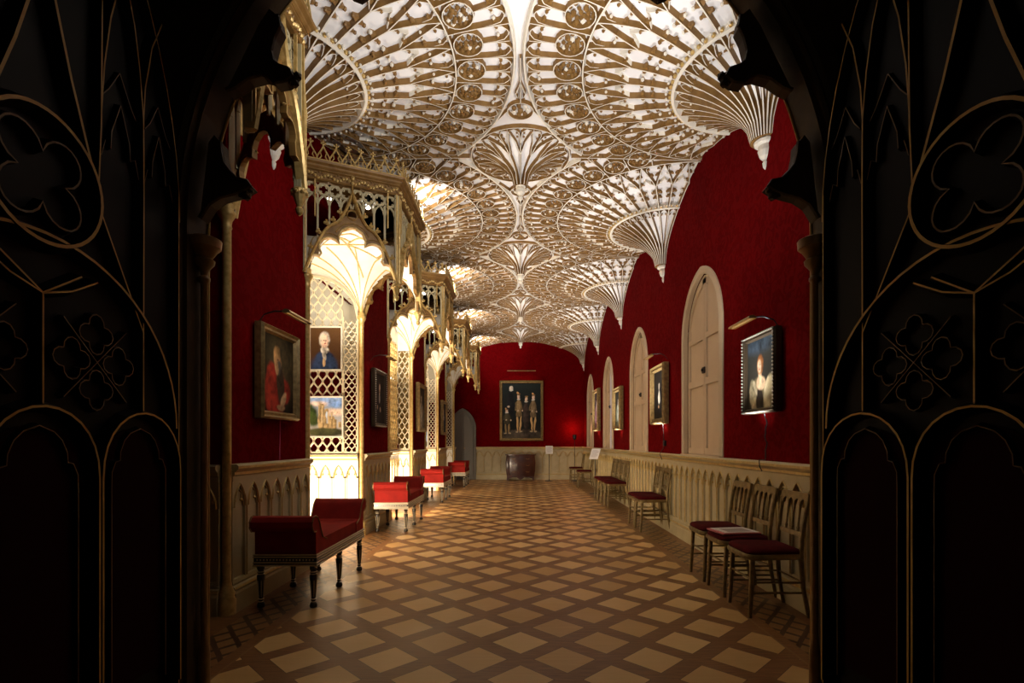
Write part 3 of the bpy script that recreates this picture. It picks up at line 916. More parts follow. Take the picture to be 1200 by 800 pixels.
    for i in range(K):
        for j in range(K):
            x = x0+(x1-x0)*(i+.5)/K; y = y0+(y1-y0)*(j+.5)/K
            if inside(x, y): fs.append((idx[i, j], idx[i, j+1], idx[i+1, j+1], idx[i+1, j]))
    m.add(vs, fs)
    dm = m.build('half_dome', [WHITE], root, smooth=True)
    m = MB()
    for py, s2 in ((-.84, 1), (.84, -1)):
        for a in (-60, -35, -12, 12, 35, 60, 80):
            pts = []; 
            for i in range(15):
                r = .025+.75*(i/14)**1.4; x, y = r*math.sin(R_(a)), py+s2*r*math.cos(R_(a))
                if inside(x, y) and x > nb: pts.append((x, y, hz(x, y)-.004))
                else: break
            if len(pts) > 3: m.bar(pts, (0, 0, -1), .006, .008, 0)
    for pl in ([(nb+.05, 0), (dep-.1, 0)], [(.1, -.6), (.1, .6)], [(.35, -.30), (.60, 0), (.35, .30), (.1, 0), (.35, -.30)]):
        seg = []
        for a, b in zip(pl[:-1], pl[1:]): seg += [(a[0]+(b[0]-a[0])*i/10, a[1]+(b[1]-a[1])*i/10) for i in range(10)]
        seg.append(pl[-1]); pts = [(x, y, hz(x, y)-.004) for x, y in seg if inside(x, y)]
        if len(pts) > 2: m.bar(pts, (0, 0, -1), .007, .008, 0)
    m.build('dome_rib', [GOLDB], dm)
    if lamps:
        for (lx, ly) in ((.16, -.70), (.50, -.56)):
            m = MB(); m.sphere((lx, ly, 3.585), .027, 0, 10); b_ = m.build('lamp', BULB, root, smooth=True)
            m = MB(); m.lathe((lx, ly, 0), [(.012, 3.60), (.016, 3.61), (.012, 3.66), (.004, 3.80)], 10); m.build('lamp_holder', BLACKM, b_)
    return root
canopy(2.75, .66, ('half', 'front', 'far'), 'dark canopy end with hanging pendants close behind the entrance arch, upper left', False, .52, 0)
canopy(BAYS[0], .80, ('near', 'front', 'far'), 'large crested canopy with a pointed ogee arch over the nearest lit recess')
canopy(BAYS[1], .80, ('near', 'front', 'far'), 'crested canopy glowing white over the second recess from the entrance')
canopy(BAYS[2], .80, ('near', 'front', 'far'), 'crested canopy over the third recess, seen between two other canopies')
canopy(BAYS[3], .80, ('near', 'front', 'far'), 'farthest and smallest crested canopy, above the grey arched door', False, .55, 0)

# ------------------------------------------------------------------ entrance wall, arch and doors
AC, AHW, AR, ASP = -.054, 1.523, 1.93, 2.22
def arch_pts(off=0, n=24, full=True):
    e = AR-AHW; R = AR+off
    am = math.degrees(math.acos(e/R))
    right = [(AC-e+R*math.cos(R_(a)), ASP+R*math.sin(R_(a))) for a in [am*i/n for i in range(n+1)]]
    left = [(2*AC-x, z) for x, z in right]
    return right, left
YW0, YW1 = 2.44, 2.60
mb = MB(); right, left = arch_pts()
mb.box(-3.2, AC-AHW, YW0, YW1, 0, ASP); mb.box(AC+AHW, 3.2, YW0, YW1, 0, ASP)
for pl, sg in ((right, 1), (left, -1)):
    X = 3.2*sg
    for (a, b) in zip(pl[:-1], pl[1:]):
        mb.prism([a, (X, a[1]), (X, b[1]), b], YW0, YW1)
mb.box(-3.2, 3.2, YW0, YW1, right[-1][1], 4.9)
wall_near = struct(mb.build('wall_near', ARCHW))
m = MB()
for pl, sg in ((right, 1), (left, -1)):
    jamb = [(AC+sg*AHW, 0)]+pl
    m.tube([(x-sg*.004, YW1+.002, z) for x, z in jamb], .0065, 1, 8)
    ol = [(x+sg*.0, z) for x, z in jamb]
    r2, l2 = arch_pts(.05); pl2 = [(AC+sg*(AHW+.05), 0)]+(r2 if sg > 0 else l2)
    m.sweep([(x, YW0, z) for x, z in pl2], (0, -1, 0), [(-.03, 0), (-.026, .02), (-.01, .03), (.01, .018), (.03, .03), (.035, 0)], [0])
    pj = [(AC+sg*(AHW-.004), YW0+.05, 0)]+[(x-sg*.004, YW0+.05, z) for x, z in pl]
m.build('arch_moulding', [ARCHW, DOORGOLD], wall_near)
S = .0043
def px(x, y): return ((x-610)*S, 1.2+(517.5-y)*S)
cusps = [[(946, 266), (936, 250), (924, 242), (908, 238), (897, 234), (889, 229), (893, 224), (904, 222), (912, 214), (919, 205), (922, 192), (923, 180), (930, 172), (936, 180)],
         [(916, 122), (906, 118), (892, 108), (876, 104), (868, 106), (862, 113), (850, 111), (842, 105), (846, 98), (856, 95), (863, 90), (866, 78), (862, 62), (856, 50), (858, 38), (868, 30), (880, 48)],
         [(850, 6), (838, -2), (820, -9), (800, -9), (786, -2), (778, 8), (768, 12), (758, 5), (764, -6), (776, -12), (782, -26), (782, -50), (800, -60), (820, -30)]]
m = MB()
for pl in cusps:
    for sg in (1, -1):
        P = [px(*p) for p in pl]
        if sg < 0: P = [(2*AC-x, z) for x, z in P]
        m.prism(P, 2.50, 2.57)
        ins = P[:-2]
        m.sweep([(x, 2.50, z) for x, z in ins], (0, -1, 0), [(-.010, 0), (-.006, .012), (.006, .012), (.010, 0)], [0])
        t = P[4 if len(pl) == 14 else 7]
        for dx, dz in ((0, 0), (.014, .016), (-.012, .014), (.0, -.016), (.02, -.006)): m.blob((t[0]+dx*sg, 2.53, t[1]+dz), .024, 0)
m.build('arch_cusp', [ARCHW, DOORGOLD], wall_near)
for sg in (1, -1):
    m = MB(); X = AC+sg*(AHW-.02)
    X = X-sg*.004
    m.lathe((X, 2.535, 0), [(.026, 0), (.026, .16), (.02, .2), (.016, .24), (.016, 1.98), (.026, 1.99), (.026, 2.005), (.016, 2.015), (.02, 2.04), (.045, 2.07), (.048, 2.09), (.036, 2.10), (.062, 2.14), (.075, 2.15), (.078, 2.19), (.06, 2.20)], 12, 0)
    m.build('arch_shaft', [GOLD], wall_near, smooth=45)

def door_leaf(name, hinge, ang, mirror):
    root = struct(empty(name, (hinge[0], hinge[1], 0)))
    LW = 1.35; s_ = -1 if mirror else 1
    # local: s along leaf towards camera, n towards the aisle
    ud = (s_*math.sin(ang), -math.cos(ang)); nd = (-s_*math.cos(ang), -math.sin(ang))
    fr = lambda u, n, v: (ud[0]*u+nd[0]*n, ud[1]*u+nd[1]*n, v)
    N = (nd[0], nd[1], 0)
    def topv(s): return ASP+math.sqrt(max(0, AR*AR-(AR-s)**2))
    b = MB()
    out = [(0, .01)]+[(s, topv(s)) for s in [LW*(i/16)**2 for i in range(17)]]+[(LW, .01)]
    b.prism(out, -.045, 0, fr); b.build('door_board', BLACKW, root)
    p = MB()
    for k in range(3):
        a, c = .45*k+.045, .45*(k+1)-.045
        ar = pointed(a, c, 1.10, 1.25, 8); p.prism([(a, .2)]+ar+[(c, .2)], 0, .005, fr)
    p.build('leather_panel', REDP, root)
    m = MB()
    P3 = lambda pl: [fr(u, 0, v) for u, v in pl]
    def ln(pl, w_=.020, d=.035, wt=.0032, closed=False): m.rib(P3(pl), N, w_, d, wt, (0, 1 if w_ > .0145 else 2, 0), closed)
    ln([(s, v) for s, v in out[1:-1]]); ln([(.006, .02), (.006, ASP+.12)], .016); 
    for k in range(3):
        a, c = .45*k, .45*(k+1)
        e = .008
        ar = [(a+e, .1), (a+e, 1.06)]+[(a+e+(x)*(.45-2*e), 1.06+z*.26) for x, z in [(.5-.5*math.cos(PI*i/14), math.sin(PI*i/14)**.9) for i in range(1, 14)]]+[(c-e, 1.06), (c-e, .1)]
        ln(ar, .022, .045, .0042)
        # cusped inner head
        i_ = [(a+.075, .15), (a+.075, 1.02)]+[(a+.45*x, z) for x, z in [(.17, 1.08), (.21, 1.12), (.26, 1.125), (.265, 1.16), (.31, 1.205), (.38, 1.235), (.5, 1.255)]]
        ln(i_, .013, .022, .002); ln([(2*a+.45-x, z) for x, z in i_], .013, .022, .002)
        for q in (.045, .058):
            m.sweep(P3([(a+q, .1), (a+q, 1.05)]), N, [(-.005, 0), (0, .014), (.005, 0)], [0]); m.sweep(P3([(c-q, .1), (c-q, 1.05)]), N, [(-.005, 0), (0, .014), (.005, 0)], [0])
    for s in (.225, .675, 1.125): ln([(s, 1.32), (s, 1.66 if s != .675 else 1.70)])
    cx = .675
    ln(arc(cx, 1.26, .64, 180, 0, 30), .026, .045, .005)
    for sg in (-1, 1):
        X = lambda v: cx+sg*v
        ln([(X(0), 1.70), (X(-.0)+sg*.15, 1.80)]); ln([(X(.0), 1.70), (X(.11), 1.735), (X(.22), 1.80)])
        ln([(X(.45), 1.66), (X(.22), 2.10)]); 
        ln([(X(.22), 2.10), (X(.235), 2.4), (X(.24), 2.9), (X(.24), 3.0)])
        ln([(X(.22), 2.12), (X(.16), 2.30), (X(.10), 2.48), (X(.045), 2.68), (X(0), 2.85)], .024, .042, .005)
        ln([(X(.45), 1.66), (X(.452), 2.3), (X(.45), 2.56), (X(.43), 2.75), (X(.40), 2.92), (X(.345), 3.10)])
        ln([(X(.235), 2.45), (X(.25), 2.65), (X(.28), 2.85), (X(.345), 3.10)])
        ln([(X(.45), 2.56), (X(.46), 2.7), (X(.50), 2.9), (X(.56), 3.05)]) if True else None
        for u0, u1 in ((.24, .45), (.46, .655)):
            um = (u0+u1)/2; z = 2.42
            q = [(u0+.01, z-.12), (u0+.03, z-.05), (u0+.055, z-.07), (u0+.06, z), (um, z+.13)]
            ln([(X(a), b_) for a, b_ in q], .010, .022, .002); ln([(X(u0+u1-a), b_) for a, b_ in q], .010, .022, .002)
            q = [(u0+.02, z+.12), (u0+.05, z+.16), (um, z+.26)]
            ln([(X(a), b_) for a, b_ in q], .008, .018, .002); ln([(X(u0+u1-a), b_) for a, b_ in q], .008, .018, .002)
        # four small quatrefoils in the square
        qx, qz = .225, 1.50
        for dx, dz in ((0, .105), (.105, 0), (0, -.105), (-.105, 0)):
            q = []
            for a in range(25):
                t = a*2*PI/24; rr = .060+.020*math.cos(4*t) if False else .048+.028*abs(math.cos(2*t))
                q.append((X(qx+dx+rr*math.cos(t)), qz+dz+rr*math.sin(t)))
            ln(q, .010, .026, .0022)
        for a in range(4):
            t = PI/4+a*PI/2; ln([(X(qx), qz), (X(qx+.20*math.cos(t)), qz+.20*math.sin(t))], .012, .028, .002)
    ln(arc(cx, 2.09, .222, 0, 360, 40), .028, .05, .006)
    q = []
    for a in range(49):
        t = a*2*PI/48; rr = .085+.095*abs(math.cos(2*t))**.8
        q.append((cx+rr*math.cos(t+PI/4), 2.09+rr*math.sin(t+PI/4)))
    ln(q, .014, .034, .0035)
    m.build('door_tracery', [BLACKW, DOORGOLD, DIMGOLD], root)
    h = MB(); 
    for z in (.4, 1.9): h.lathe(fr(-.008, .0, z), [(.008, 0), (.01, .01), (.01, .11), (.008, .12)], 8)
    h.build('hinge', BRASS, root)
    return root
door_leaf('door_1', (AC-AHW-.045, YW0-.035), R_(1.0), True)
door_leaf('door_2', (1.435, YW0-.035), R_(10.5), False)

# grey arched door in the far corner
e = struct(empty('door_3', (-1.845, YF, 0)))
m = MB(); hw = .40
ol = [(-hw, 0)]+pointed(-hw, hw, 1.62, 2.24, 12)+[(hw, 0)]
m.prism(ol, -.05, .0); 
m.sweep([(u, -.05, v) for u, v in ol], (0, -1, 0), [(-.03, 0), (-.025, .03), (.02, .03), (.03, 0)], [0])
for x0, x1 in ((-.34, -.03), (.03, .34)):
    q = [(x0, .12), (x0, 1.62)]+([(x0+.05, 1.80), (x0+.14, 1.98), (x1, 2.12)] if x0 < 0 else [(x0, 2.12), (x1-.14, 1.98), (x1-.05, 1.80), (x1, 1.62)])+[(x1, .12)]
    m.sweep([(u, -.05, v) for u, v in q], (0, -1, 0), [(-.012, 0), (0, .016), (.012, 0)], [0], closed=True)
m.bar([(0, -.055, 0), (0, -.055, 2.2)], (0, -1, 0), .01, .006)
m.build('door_leaf', GREYD, e)
m = MB(); m.sphere((.06, -.085, 1.0), .022, 0, 8); m.tube([(.06, -.05, 1.0), (.06, -.08, 1.0)], .008); m.build('door_knob', BRASS, e)

# ------------------------------------------------------------------ pictures
import numpy as np
def canvas_mesh(name, w_, h_, shapes, bg, nx, nz, parent, frm):
    xs = np.linspace(0, 1, nx); zs = np.linspace(0, 1, nz)
    U, V = np.meshgrid(xs, zs)
    rng = np.random.RandomState(int(w_*1000+h_*77))
    C = np.zeros((nz, nx, 3)); top, bot = np.array(bg[0]), np.array(bg[1])
    def smooth(k):                      # smooth random field with k cells across
        g = rng.rand(int(k*h_/w_)+3, k+3)
        x = U*k; y = V*int(k*h_/w_); i = x.astype(int); j = y.astype(int); a = x-i; b = y-j; a = a*a*(3-2*a); b = b*b*(3-2*b)
        return (g[j, i]*(1-a)+g[j, i+1]*a)*(1-b)+(g[j+1, i]*(1-a)+g[j+1, i+1]*a)*b-.5
    U0, V0 = U, V
    w1, w2, w3, w4 = smooth(7), smooth(7), smooth(16), smooth(16)
    tone = 1+.9*smooth(6)+.7*smooth(14)+.4*smooth(28)
    U = U0+.030*w1+.014*w3; V = V0+.024*w2+.012*w4
    C[:] = bot+(top-bot)*V[..., None]
    C *= (1+.25*(rng.rand(nz, nx, 1)-.5))
    for s in shapes:
        cx, cy, rx, ry, rot, colr = s[:6]; soft = s[6] if len(s) > 6 else .18
        a = R_(rot); dx, dy = (U-cx)*w_/h_, V-cy; rx = rx*w_/h_
        x = (dx*math.cos(a)+dy*math.sin(a))/rx; y = (-dx*math.sin(a)+dy*math.cos(a))/ry
        if soft < 0: soft = -soft; d = np.maximum(abs(x), abs(y))
        else: d = np.sqrt(x*x+y*y)
        k = np.clip((1+soft-d)/(2*soft), 0, 1); k = k*k*(3-2*k)
        cc = np.array(colr)*(1+.22*(rng.rand(nz, nx, 1)-.5))
        if rx*ry > .004: cc = cc*np.clip(tone-.35*(x-.2), .3, 1.6)[..., None]
        elif rx*ry > .0008: cc = cc*np.clip(1.1-.38*x, .5, 1.4)[..., None]
        C = C*(1-k[..., None])+cc*k[..., None]
    vs = [frm((u-.5)*w_, (v-.5)*h_) for v in zs for u in xs]
    fs = [(j*nx+i, j*nx+i+1, (j+1)*nx+i+1, (j+1)*nx+i) for j in range(nz-1) for i in range(nx-1)]
    me = bpy.data.meshes.new(name); me.from_pydata(vs, [], fs)
    at = me.color_attributes.new('paint', 'FLOAT_COLOR', 'POINT')
    buf = np.ones((nz*nx, 4), dtype=np.float32); buf[:, :3] = C.reshape(-1, 3)
    at.data.foreach_set('color', buf.ravel())
    me.materials.append(OILS)
    o = bpy.data.objects.new(name, me); col.objects.link(o); o.parent = parent
    return o
OILS = bpy.data.materials.new('oil_paint'); OILS.use_nodes = True
_nt = OILS.node_tree; _a = _nt.nodes.new('ShaderNodeVertexColor'); _a.layer_name = 'paint'
_nt.links.new(_a.outputs[0], _nt.nodes['Principled BSDF'].inputs['Base Color'])
_nt.nodes['Principled BSDF'].inputs['Roughness'].default_value = .6; _nt.nodes['Principled BSDF'].inputs['Specular IOR Level'].default_value = .12

SK = (.62, .40, .25)
def portrait(skin=SK, coat=(.02, .02, .02), hair=(.1, .06, .03), collar=None, fx=.5, fz=.68, fs=.10, extra=()):
    s = [(fx, fz-.30-fs*2.6, .44, .42, 0, coat), (fx, fz-fs*2.7, .28, .15, 0, coat)]
    s += [(fx, fz+fs*.2, fs*1.15, fs*1.25, 0, hair), (fx, fz-.16, fs*.55, .08, 0, skin)]
    if collar: s += [(fx, fz-.22, fs*.9, .09, 0, collar)]
    s += [(fx+.005, fz-.01, fs*.80, fs*1.1, 0, skin, .1), (fx-.03, fz+.01, fs*.16, fs*.09, 0, (.12, .06, .04)), (fx+.035, fz+.01, fs*.16, fs*.09, 0, (.12, .06, .04)),
          (fx+.008, fz-.02, fs*.13, fs*.32, 0, tuple(c*.8 for c in skin)), (fx+.005, fz-.058, fs*.28, fs*.08, 0, (.4, .1, .08))]
    return s+list(extra)
def picture(label, cx, cy, cz, w_, h_, wall, fmat, fw, depth, shapes, bg, beads=False, tilt=0, off=.03, nx=70, mat2=None, group=None, name='framed_painting'):
    # wall: 'R' faces -x, 'L' faces +x, 'F' faces -y
    e = tag(empty(name, (cx, cy, cz)), label, 'painting', group)
    rz = {'F': 0, 'R': -PI/2, 'L': PI/2}[wall]      # local front is -y
    e.rotation_euler = (tilt, 0, rz) if wall == 'F' else (0, 0, rz)
    if wall != 'F' and tilt: e.rotation_euler = (Matrix.Rotation(rz, 4, 'Z') @ Matrix.Rotation(tilt, 4, 'X')).to_euler()
    m = MB(); iw, ih = w_/2-fw, h_/2-fw
    rings = [(w_/2, h_/2, 0), (w_/2, h_/2, -depth*.7), (w_/2-fw*.2, h_/2-fw*.2, -depth), (w_/2-fw*.45, h_/2-fw*.45, -depth*.72), (w_/2-fw*.75, h_/2-fw*.75, -depth*.8), (iw, ih, -depth*.45), (iw, ih, -depth*.2)]
    vs = []
    for a, b, d in rings: vs += [(-a, d, -b), (a, d, -b), (a, d, b), (-a, d, b)]
    fs = [(k*4+i, k*4+(i+1) % 4, k*4+4+(i+1) % 4, k*4+4+i) for k in range(len(rings)-1) for i in range(4)]+[(0, 3, 2, 1)]
    m.add(vs, fs)
    if beads:
        n1 = int(w_/.03); n2 = int(h_/.03)
        for i in range(n1+1):
            for z in (-h_/2+fw*.25, h_/2-fw*.25): m.blob((-w_/2+fw*.25+(w_-fw*.5)*i/n1, -depth, z), .009, 1)
        for i in range(n2+1):
            for x in (-w_/2+fw*.25, w_/2-fw*.25): m.blob((x, -depth, -h_/2+fw*.25+(h_-fw*.5)*i/n2), .009, 1)
    m.build('picture_frame', [fmat, mat2 or GOLDB], e)
    canvas_mesh('canvas', 2*iw+.004, 2*ih+.004, shapes, bg, nx, int(nx*ih/iw), e, lambda a, b: (a, -depth*.42, b))
    return e
def cord(label, pts, m_, r=.004):
    m = MB(); m.tube(pts, r, 0, 6); o = m.build('power_cable', m_, smooth=True); return tag(o, label, 'cable')
FRG = mat('old_gilt_frame', (.36, .25, .10), .38, .5, noise=(25, (.2, .13, .05), .35, .7))
FRB = mat('dark_carved_frame', (.05, .035, .02), .35, .2)
BEAD = mat('tarnished_beads', (.45, .42, .36), .35, .6)
# left wall
red = (.38, .035, .02)
picture('gold framed painting of a bald bearded man in red robes, cheek on hand', XL+.02, 4.27, 1.755, .66, .74, 'L', FRG, .062, .07,
        [(.66, .62, .5, .45, 0, (.07, .055, .025), .5), (.40, .25, .32, .34, 0, red), (.30, .45, .17, .20, 10, red), (.72, .28, .18, .16, -30, (.30, .028, .016)),
         (.56, .38, .12, .30, 8, (.05, .032, .018)), (.46, .74, .115, .14, 15, (.50, .30, .12)), (.50, .66, .09, .08, 0, (.42, .24, .11)), (.52, .60, .07, .09, 0, (.10, .08, .06)),
         (.44, .60, .05, .10, 10, (.50, .30, .14)), (.66, .17, .07, .12, -35, (.46, .30, .16)), (.58, .06, .12, .04, 0, (.38, .24, .13)), (.49, .70, .02, .015, 0, (.08, .03, .02))],
        ((.010, .008, .004), (.006, .004, .003)), off=.0)
dark = (.012, .01, .009)
picture('dark beaded frame with a portrait of a man in black, left wall', XL+.02, 7.32, 1.81, .60, .80, 'L', FRB, .055, .06,
        portrait((.55, .42, .33), dark, (.05, .03, .02), (.35, .33, .3), .55, .72, .085, [(.35, .33, .04, .05, 0, (.4, .3, .22)), (.62, .28, .05, .05, 0, (.4, .3, .22))]),
        ((.02, .016, .012), (.014, .01, .01)), beads=True, mat2=BEAD)
picture('gold framed portrait of a pale figure beyond the second recess', XL+.02, 10.4, 1.88, .80, .96, 'L', FRG, .08, .08,
        portrait((.55, .45, .34), (.25, .22, .15), (.08, .05, .03), (.5, .48, .4), .5, .72, .09, [(.5, .25, .12, .22, 0, (.55, .5, .38))]), ((.03, .026, .018), (.02, .015, .01)), nx=40)
picture('small gold framed portrait nearest the grey arched door', XL+.02, 13.45, 1.82, .74, .88, 'L', FRG, .07, .08,
        portrait((.5, .4, .3), (.03, .05, .07), (.08, .05, .03), (.6, .58, .5), .5, .70, .09), ((.03, .03, .03), (.02, .015, .01)), nx=40)
# right wall
picture('dark beaded frame with a portrait of a lady in a pale satin dress', XR-.02, 4.26, 1.765, .575, .66, 'R', FRB, .045, .065,
        [(.5, .93, .6, .12, 0, (.05, .08, .12), .6), (.45, .18, .34, .26, 0, (.20, .17, .09)), (.24, .18, .14, .24, 15, (.40, .36, .22)), (.78, .20, .16, .26, -15, (.38, .34, .21)),
         (.46, .12, .14, .18, 0, (.02, .015, .012)), (.50, .36, .16, .10, 0, (.62, .44, .28)), (.48, .47, .055, .12, 5, (.64, .45, .29)), (.48, .63, .12, .15, 0, (.30, .12, .04)),
         (.455, .605, .072, .105, 8, (.70, .50, .33)), (.44, .625, .014, .009, 0, (.1, .05, .04)), (.48, .625, .014, .009, 0, (.1, .05, .04)), (.455, .55, .022, .008, 0, (.45, .08, .06)),
         (.70, .33, .05, .12, -30, (.50, .45, .30)), (.30, .30, .04, .12, 25, (.50, .45, .30))], ((.05, .055, .05), (.022, .018, .012)), beads=True, mat2=BEAD, tilt=0)
picture('gold framed portrait of a figure in black with pale lace and hand, right wall', XR-.02, 7.35, 1.87, .70, .84, 'R', FRG, .085, .09,
        portrait((.66, .6, .5), dark, (.04, .03, .02), None, .5, .68, .07, [(.5, .43, .10, .13, 0, (.6, .56, .46)), (.46, .24, .05, .04, 0, (.4, .26, .15))]), ((.03, .026, .022), (.012, .01, .008)))
picture('gold framed portrait with a pale gown, between the second and third shuttered windows', XR-.02, 10.45, 1.87, .72, .86, 'R', FRG, .085, .09,
        portrait((.6, .5, .4), (.12, .14, .10), (.05, .03, .02), (.5, .48, .4), .5, .70, .08, [(.5, .25, .12, .25, 0, (.45, .45, .36))]), ((.03, .03, .025), (.02, .018, .015)), nx=40)
picture('gold framed portrait farthest along the right wall, partly hidden by its frame edge', XR-.02, 13.4, 2.02, .86, 1.08, 'R', FRG, .09, .09,
        portrait((.6, .45, .4), (.25, .12, .13), (.05, .03, .02), None, .5, .70, .08), ((.08, .05, .05), (.04, .02, .02)), nx=40)
# far wall: four standing figures and a portrait head
def fig(x, s, coat, hose, zb=.16):
    dk = tuple(c*.55 for c in coat)
    return [(x-.034, zb+.11*s, .026, .15*s, 3, hose), (x+.050, zb+.11*s, .026, .15*s, -4, hose), (x-.03, zb+.275*s, .050, .055*s, 0, dk), (x+.035, zb+.275*s, .050, .055*s, 0, dk),
            (x, zb+.43*s, .058, .125*s, 0, coat), (x, zb+.345*s, .062, .04*s, 0, coat), (x-.072, zb+.43*s, .022, .085*s, -12, dk), (x+.075, zb+.43*s, .022, .085*s, 12, dk),
            (x-.055, zb+.36*s, .035, .016*s, -30, coat), (x-.02, zb+.345*s, .018, .014, 0, (.6, .45, .33)), (x+.095, zb+.335*s, .016, .016, 0, (.6, .45, .33)),
            (x, zb+.555*s, .042, .015, 0, (.62, .6, .54)), (x, zb+.60*s, .034, .040*s, 0, (.68, .50, .38)), (x+.004, zb+.64*s, .044, .016*s, 6, (.16, .09, .04)), (x-.02, zb+.665*s, .020, .020, 30, (.62, .34, .14)),
            (x-.045, zb-.04*s, .038, .013, 0, (.42, .32, .2)), (x+.065, zb-.04*s, .038, .013, 0, (.42, .32, .2))]
shp = [(.5, .06, .6, .10, 0, (.07, .055, .04)), (.22, .62, .10, .22, 0, (.01, .01, .012)), (.24, .90, .052, .052, 0, (.60, .52, .42)), (.24, .865, .055, .014, 0, (.6, .58, .52)), (.17, .57, .03, .02, 30, (.55, .45, .35))]
shp += [(.62, .40, .075, .25, 0, (.05, .035, .028)), (.62, .71, .035, .036, 0, (.66, .5, .38)), (.62, .665, .045, .014, 0, (.55, .52, .45)), (.62, .75, .04, .015, 0, (.3, .18, .08))]
shp += fig(.43, 1.0, (.26, .18, .085), (.52, .34, .15)) + fig(.80, .97, (.24, .17, .09), (.52, .34, .15)) + fig(.12, .62, (.07, .06, .035), (.22, .15, .07), .12)
picture('large framed group painting of standing figures in doublets on the end wall', .03, YF-.02, 2.19, 1.40, 1.92, 'F', FRG, .09, .09, shp, ((.012, .018, .018), (.010, .009, .008)), nx=150)
# pictures hung on the latticed mirrors
WHF = mat('white_frame', (.75, .70, .58), .4)
RBW = BAYS[0]+NHW
picture('white framed portrait of a grey-wigged man in a blue coat hung on the lattice', XL-.435, RBW-.045, 1.2+ .113*6.5*.98+.47, .43, .57, 'F', WHF, .022, .03,
        portrait((.66, .45, .34), (.02, .035, .085), (.48, .42, .36), (.62, .58, .52), .47, .68, .150, [(.46, .36, .06, .16, 8, (.42, .38, .33)), (.45, .16, .05, .10, 0, (.45, .30, .16)), (.85, .6, .2, .4, 0, (.16, .075, .02), .6), (.90, .62, .1, .3, 0, (.20, .09, .025), .6)][:2]),
        ((.10, .045, .014), (.045, .018, .008)), nx=80)
picture('white framed landscape of a ruined stone abbey under a blue sky', XL-.44, RBW-.045, 1.2+.049*6.5+.0, .47, .53, 'F', WHF, .022, .03,
        [(.60, .95, .5, .12, 0, (.20, .32, .58), .6), (.30, .84, .30, .06, 0, (.62, .48, .40), .7), (.80, .62, .30, .08, 0, (.68, .50, .38), .8), (.82, .82, .22, .08, 0, (.16, .28, .56), .6),
         (.10, .58, .17, .20, 0, (.035, .06, .012), .4), (.16, .40, .16, .16, 0, (.03, .045, .010), .4), (.04, .74, .08, .10, 0, (.05, .08, .02), .5),
         (.34, .53, .055, .27, 0, (.27, .19, .09), -.05), (.42, .55, .045, .27, 0, (.38, .28, .15), -.05), (.38, .82, .06, .02, 0, (.27, .19, .09), -.1), (.50, .46, .04, .22, 0, (.27, .19, .09), -.06), (.335, .60, .012, .12, 0, (.13, .09, .045), .3), (.435, .58, .012, .12, 0, (.13, .09, .045), .3),
         (.545, .66, .06, .05, -40, (.27, .19, .09), .15), (.60, .42, .018, .20, 0, (.38, .28, .15), -.08), (.545, .56, .032, .08, 0, (.42, .48, .56), .15), (.68, .36, .07, .16, 0, (.27, .19, .09), -.06), (.70, .52, .022, .08, 0, (.38, .28, .15), -.1), (.78, .30, .05, .14, 0, (.27, .19, .09), -.06),
         (.76, .44, .016, .06, 0, (.27, .19, .09), -.1), (.50, .26, .20, .08, 0, (.27, .19, .09), -.06), (.44, .28, .02, .07, 0, (.13, .09, .045), .3), (.58, .27, .02, .06, 0, (.13, .09, .045), .3), (.69, .30, .016, .08, 0, (.13, .09, .045), .3), (.93, .30, .045, .07, 0, (.27, .19, .09), -.1), (.93, .27, .02, .05, 0, (.13, .09, .045), .2),
         (.5, .10, .7, .115, 0, (.035, .035, .012), .3)],
        ((.24, .31, .42), (.34, .30, .24)), nx=90)
for z, t, l in ((1.95, (.03, .025, .03), 'tiny upper portrait on the lattice of the third recess'), (1.32, (.20, .28, .42), 'tiny lower landscape on the lattice of the third recess')):
    picture(l, XL-.43, BAYS[2]+NHW-.045, z, .42, .52, 'F', WHF, .022, .03, portrait() if z > 1.5 else [(.5, .15, .6, .2, 0, (.06, .05, .02)), (.4, .45, .2, .2, 0, (.25, .17, .09))], (t, t), nx=36)

# picture lights
def picture_light(label, X, y, z, sg, ln=.36, far=None, power=2.0):
    # sg: +1 wall on the right, -1 wall on the left
    e = tag(empty('picture_light', (X, y, z)), label, 'lamp')
    m = MB(); T = Matrix.Identity(4)
    n = 10
    vs = []
    for yy in (-ln/2, ln/2):
        for i in range(n+1):
            a = R_(-10+200*i/n); vs.append((-sg*0+.03*math.cos(a), yy, .022*math.sin(a)))
    fs = [(i, i+1, n+2+i, n+1+i) for i in range(n)]
    m.add(vs, fs+[tuple(range(n+1)), tuple(range(n+1, 2*n+2))[::-1]]); m.build('lamp_shade', BRASS, e)
    m = MB(); m.tube([(0, -ln/2+.01, .004), (0, ln/2-.01, .004)], .008); m.build('lamp_tube', BRASS, e)
    m = MB(); wl = (XR if sg > 0 else XL)-X
    m.tube([(.0, ln/2*0, .02), (sg*.06, 0, .05), (wl*.6, 0, .055), (wl-sg*.04, 0, .03), (wl-sg*.004, 0, -.02)], .006); m.build('lamp_arm', BLACKM, e)
    light('SPOT', 'picture glow', (X, y, z-.008), (X+sg*.30, y, z-.42), power*1.6, WARM, .012, None, 130, .8)
picture_light('brass picture light on a thin arm above the old man painting', -1.75, 4.05, 2.17, -1, .40, power=.7)
picture_light('brass picture light above the lady in the dark beaded frame', 1.74, 4.06, 2.13, 1, .38, power=1.1)
picture_light('small brass picture light in front of the second shuttered window', 1.76, 7.12, 2.36, 1, .36, power=1.2)
picture_light('small brass picture light above the man in black', -1.76, 7.05, 2.33, -1, .36, power=1.0)
e = tag(empty('picture_light', (.03, YF-.30, 3.42)), 'long brass picture light above the group painting', 'lamp')
m = MB(); vs = []; n = 10
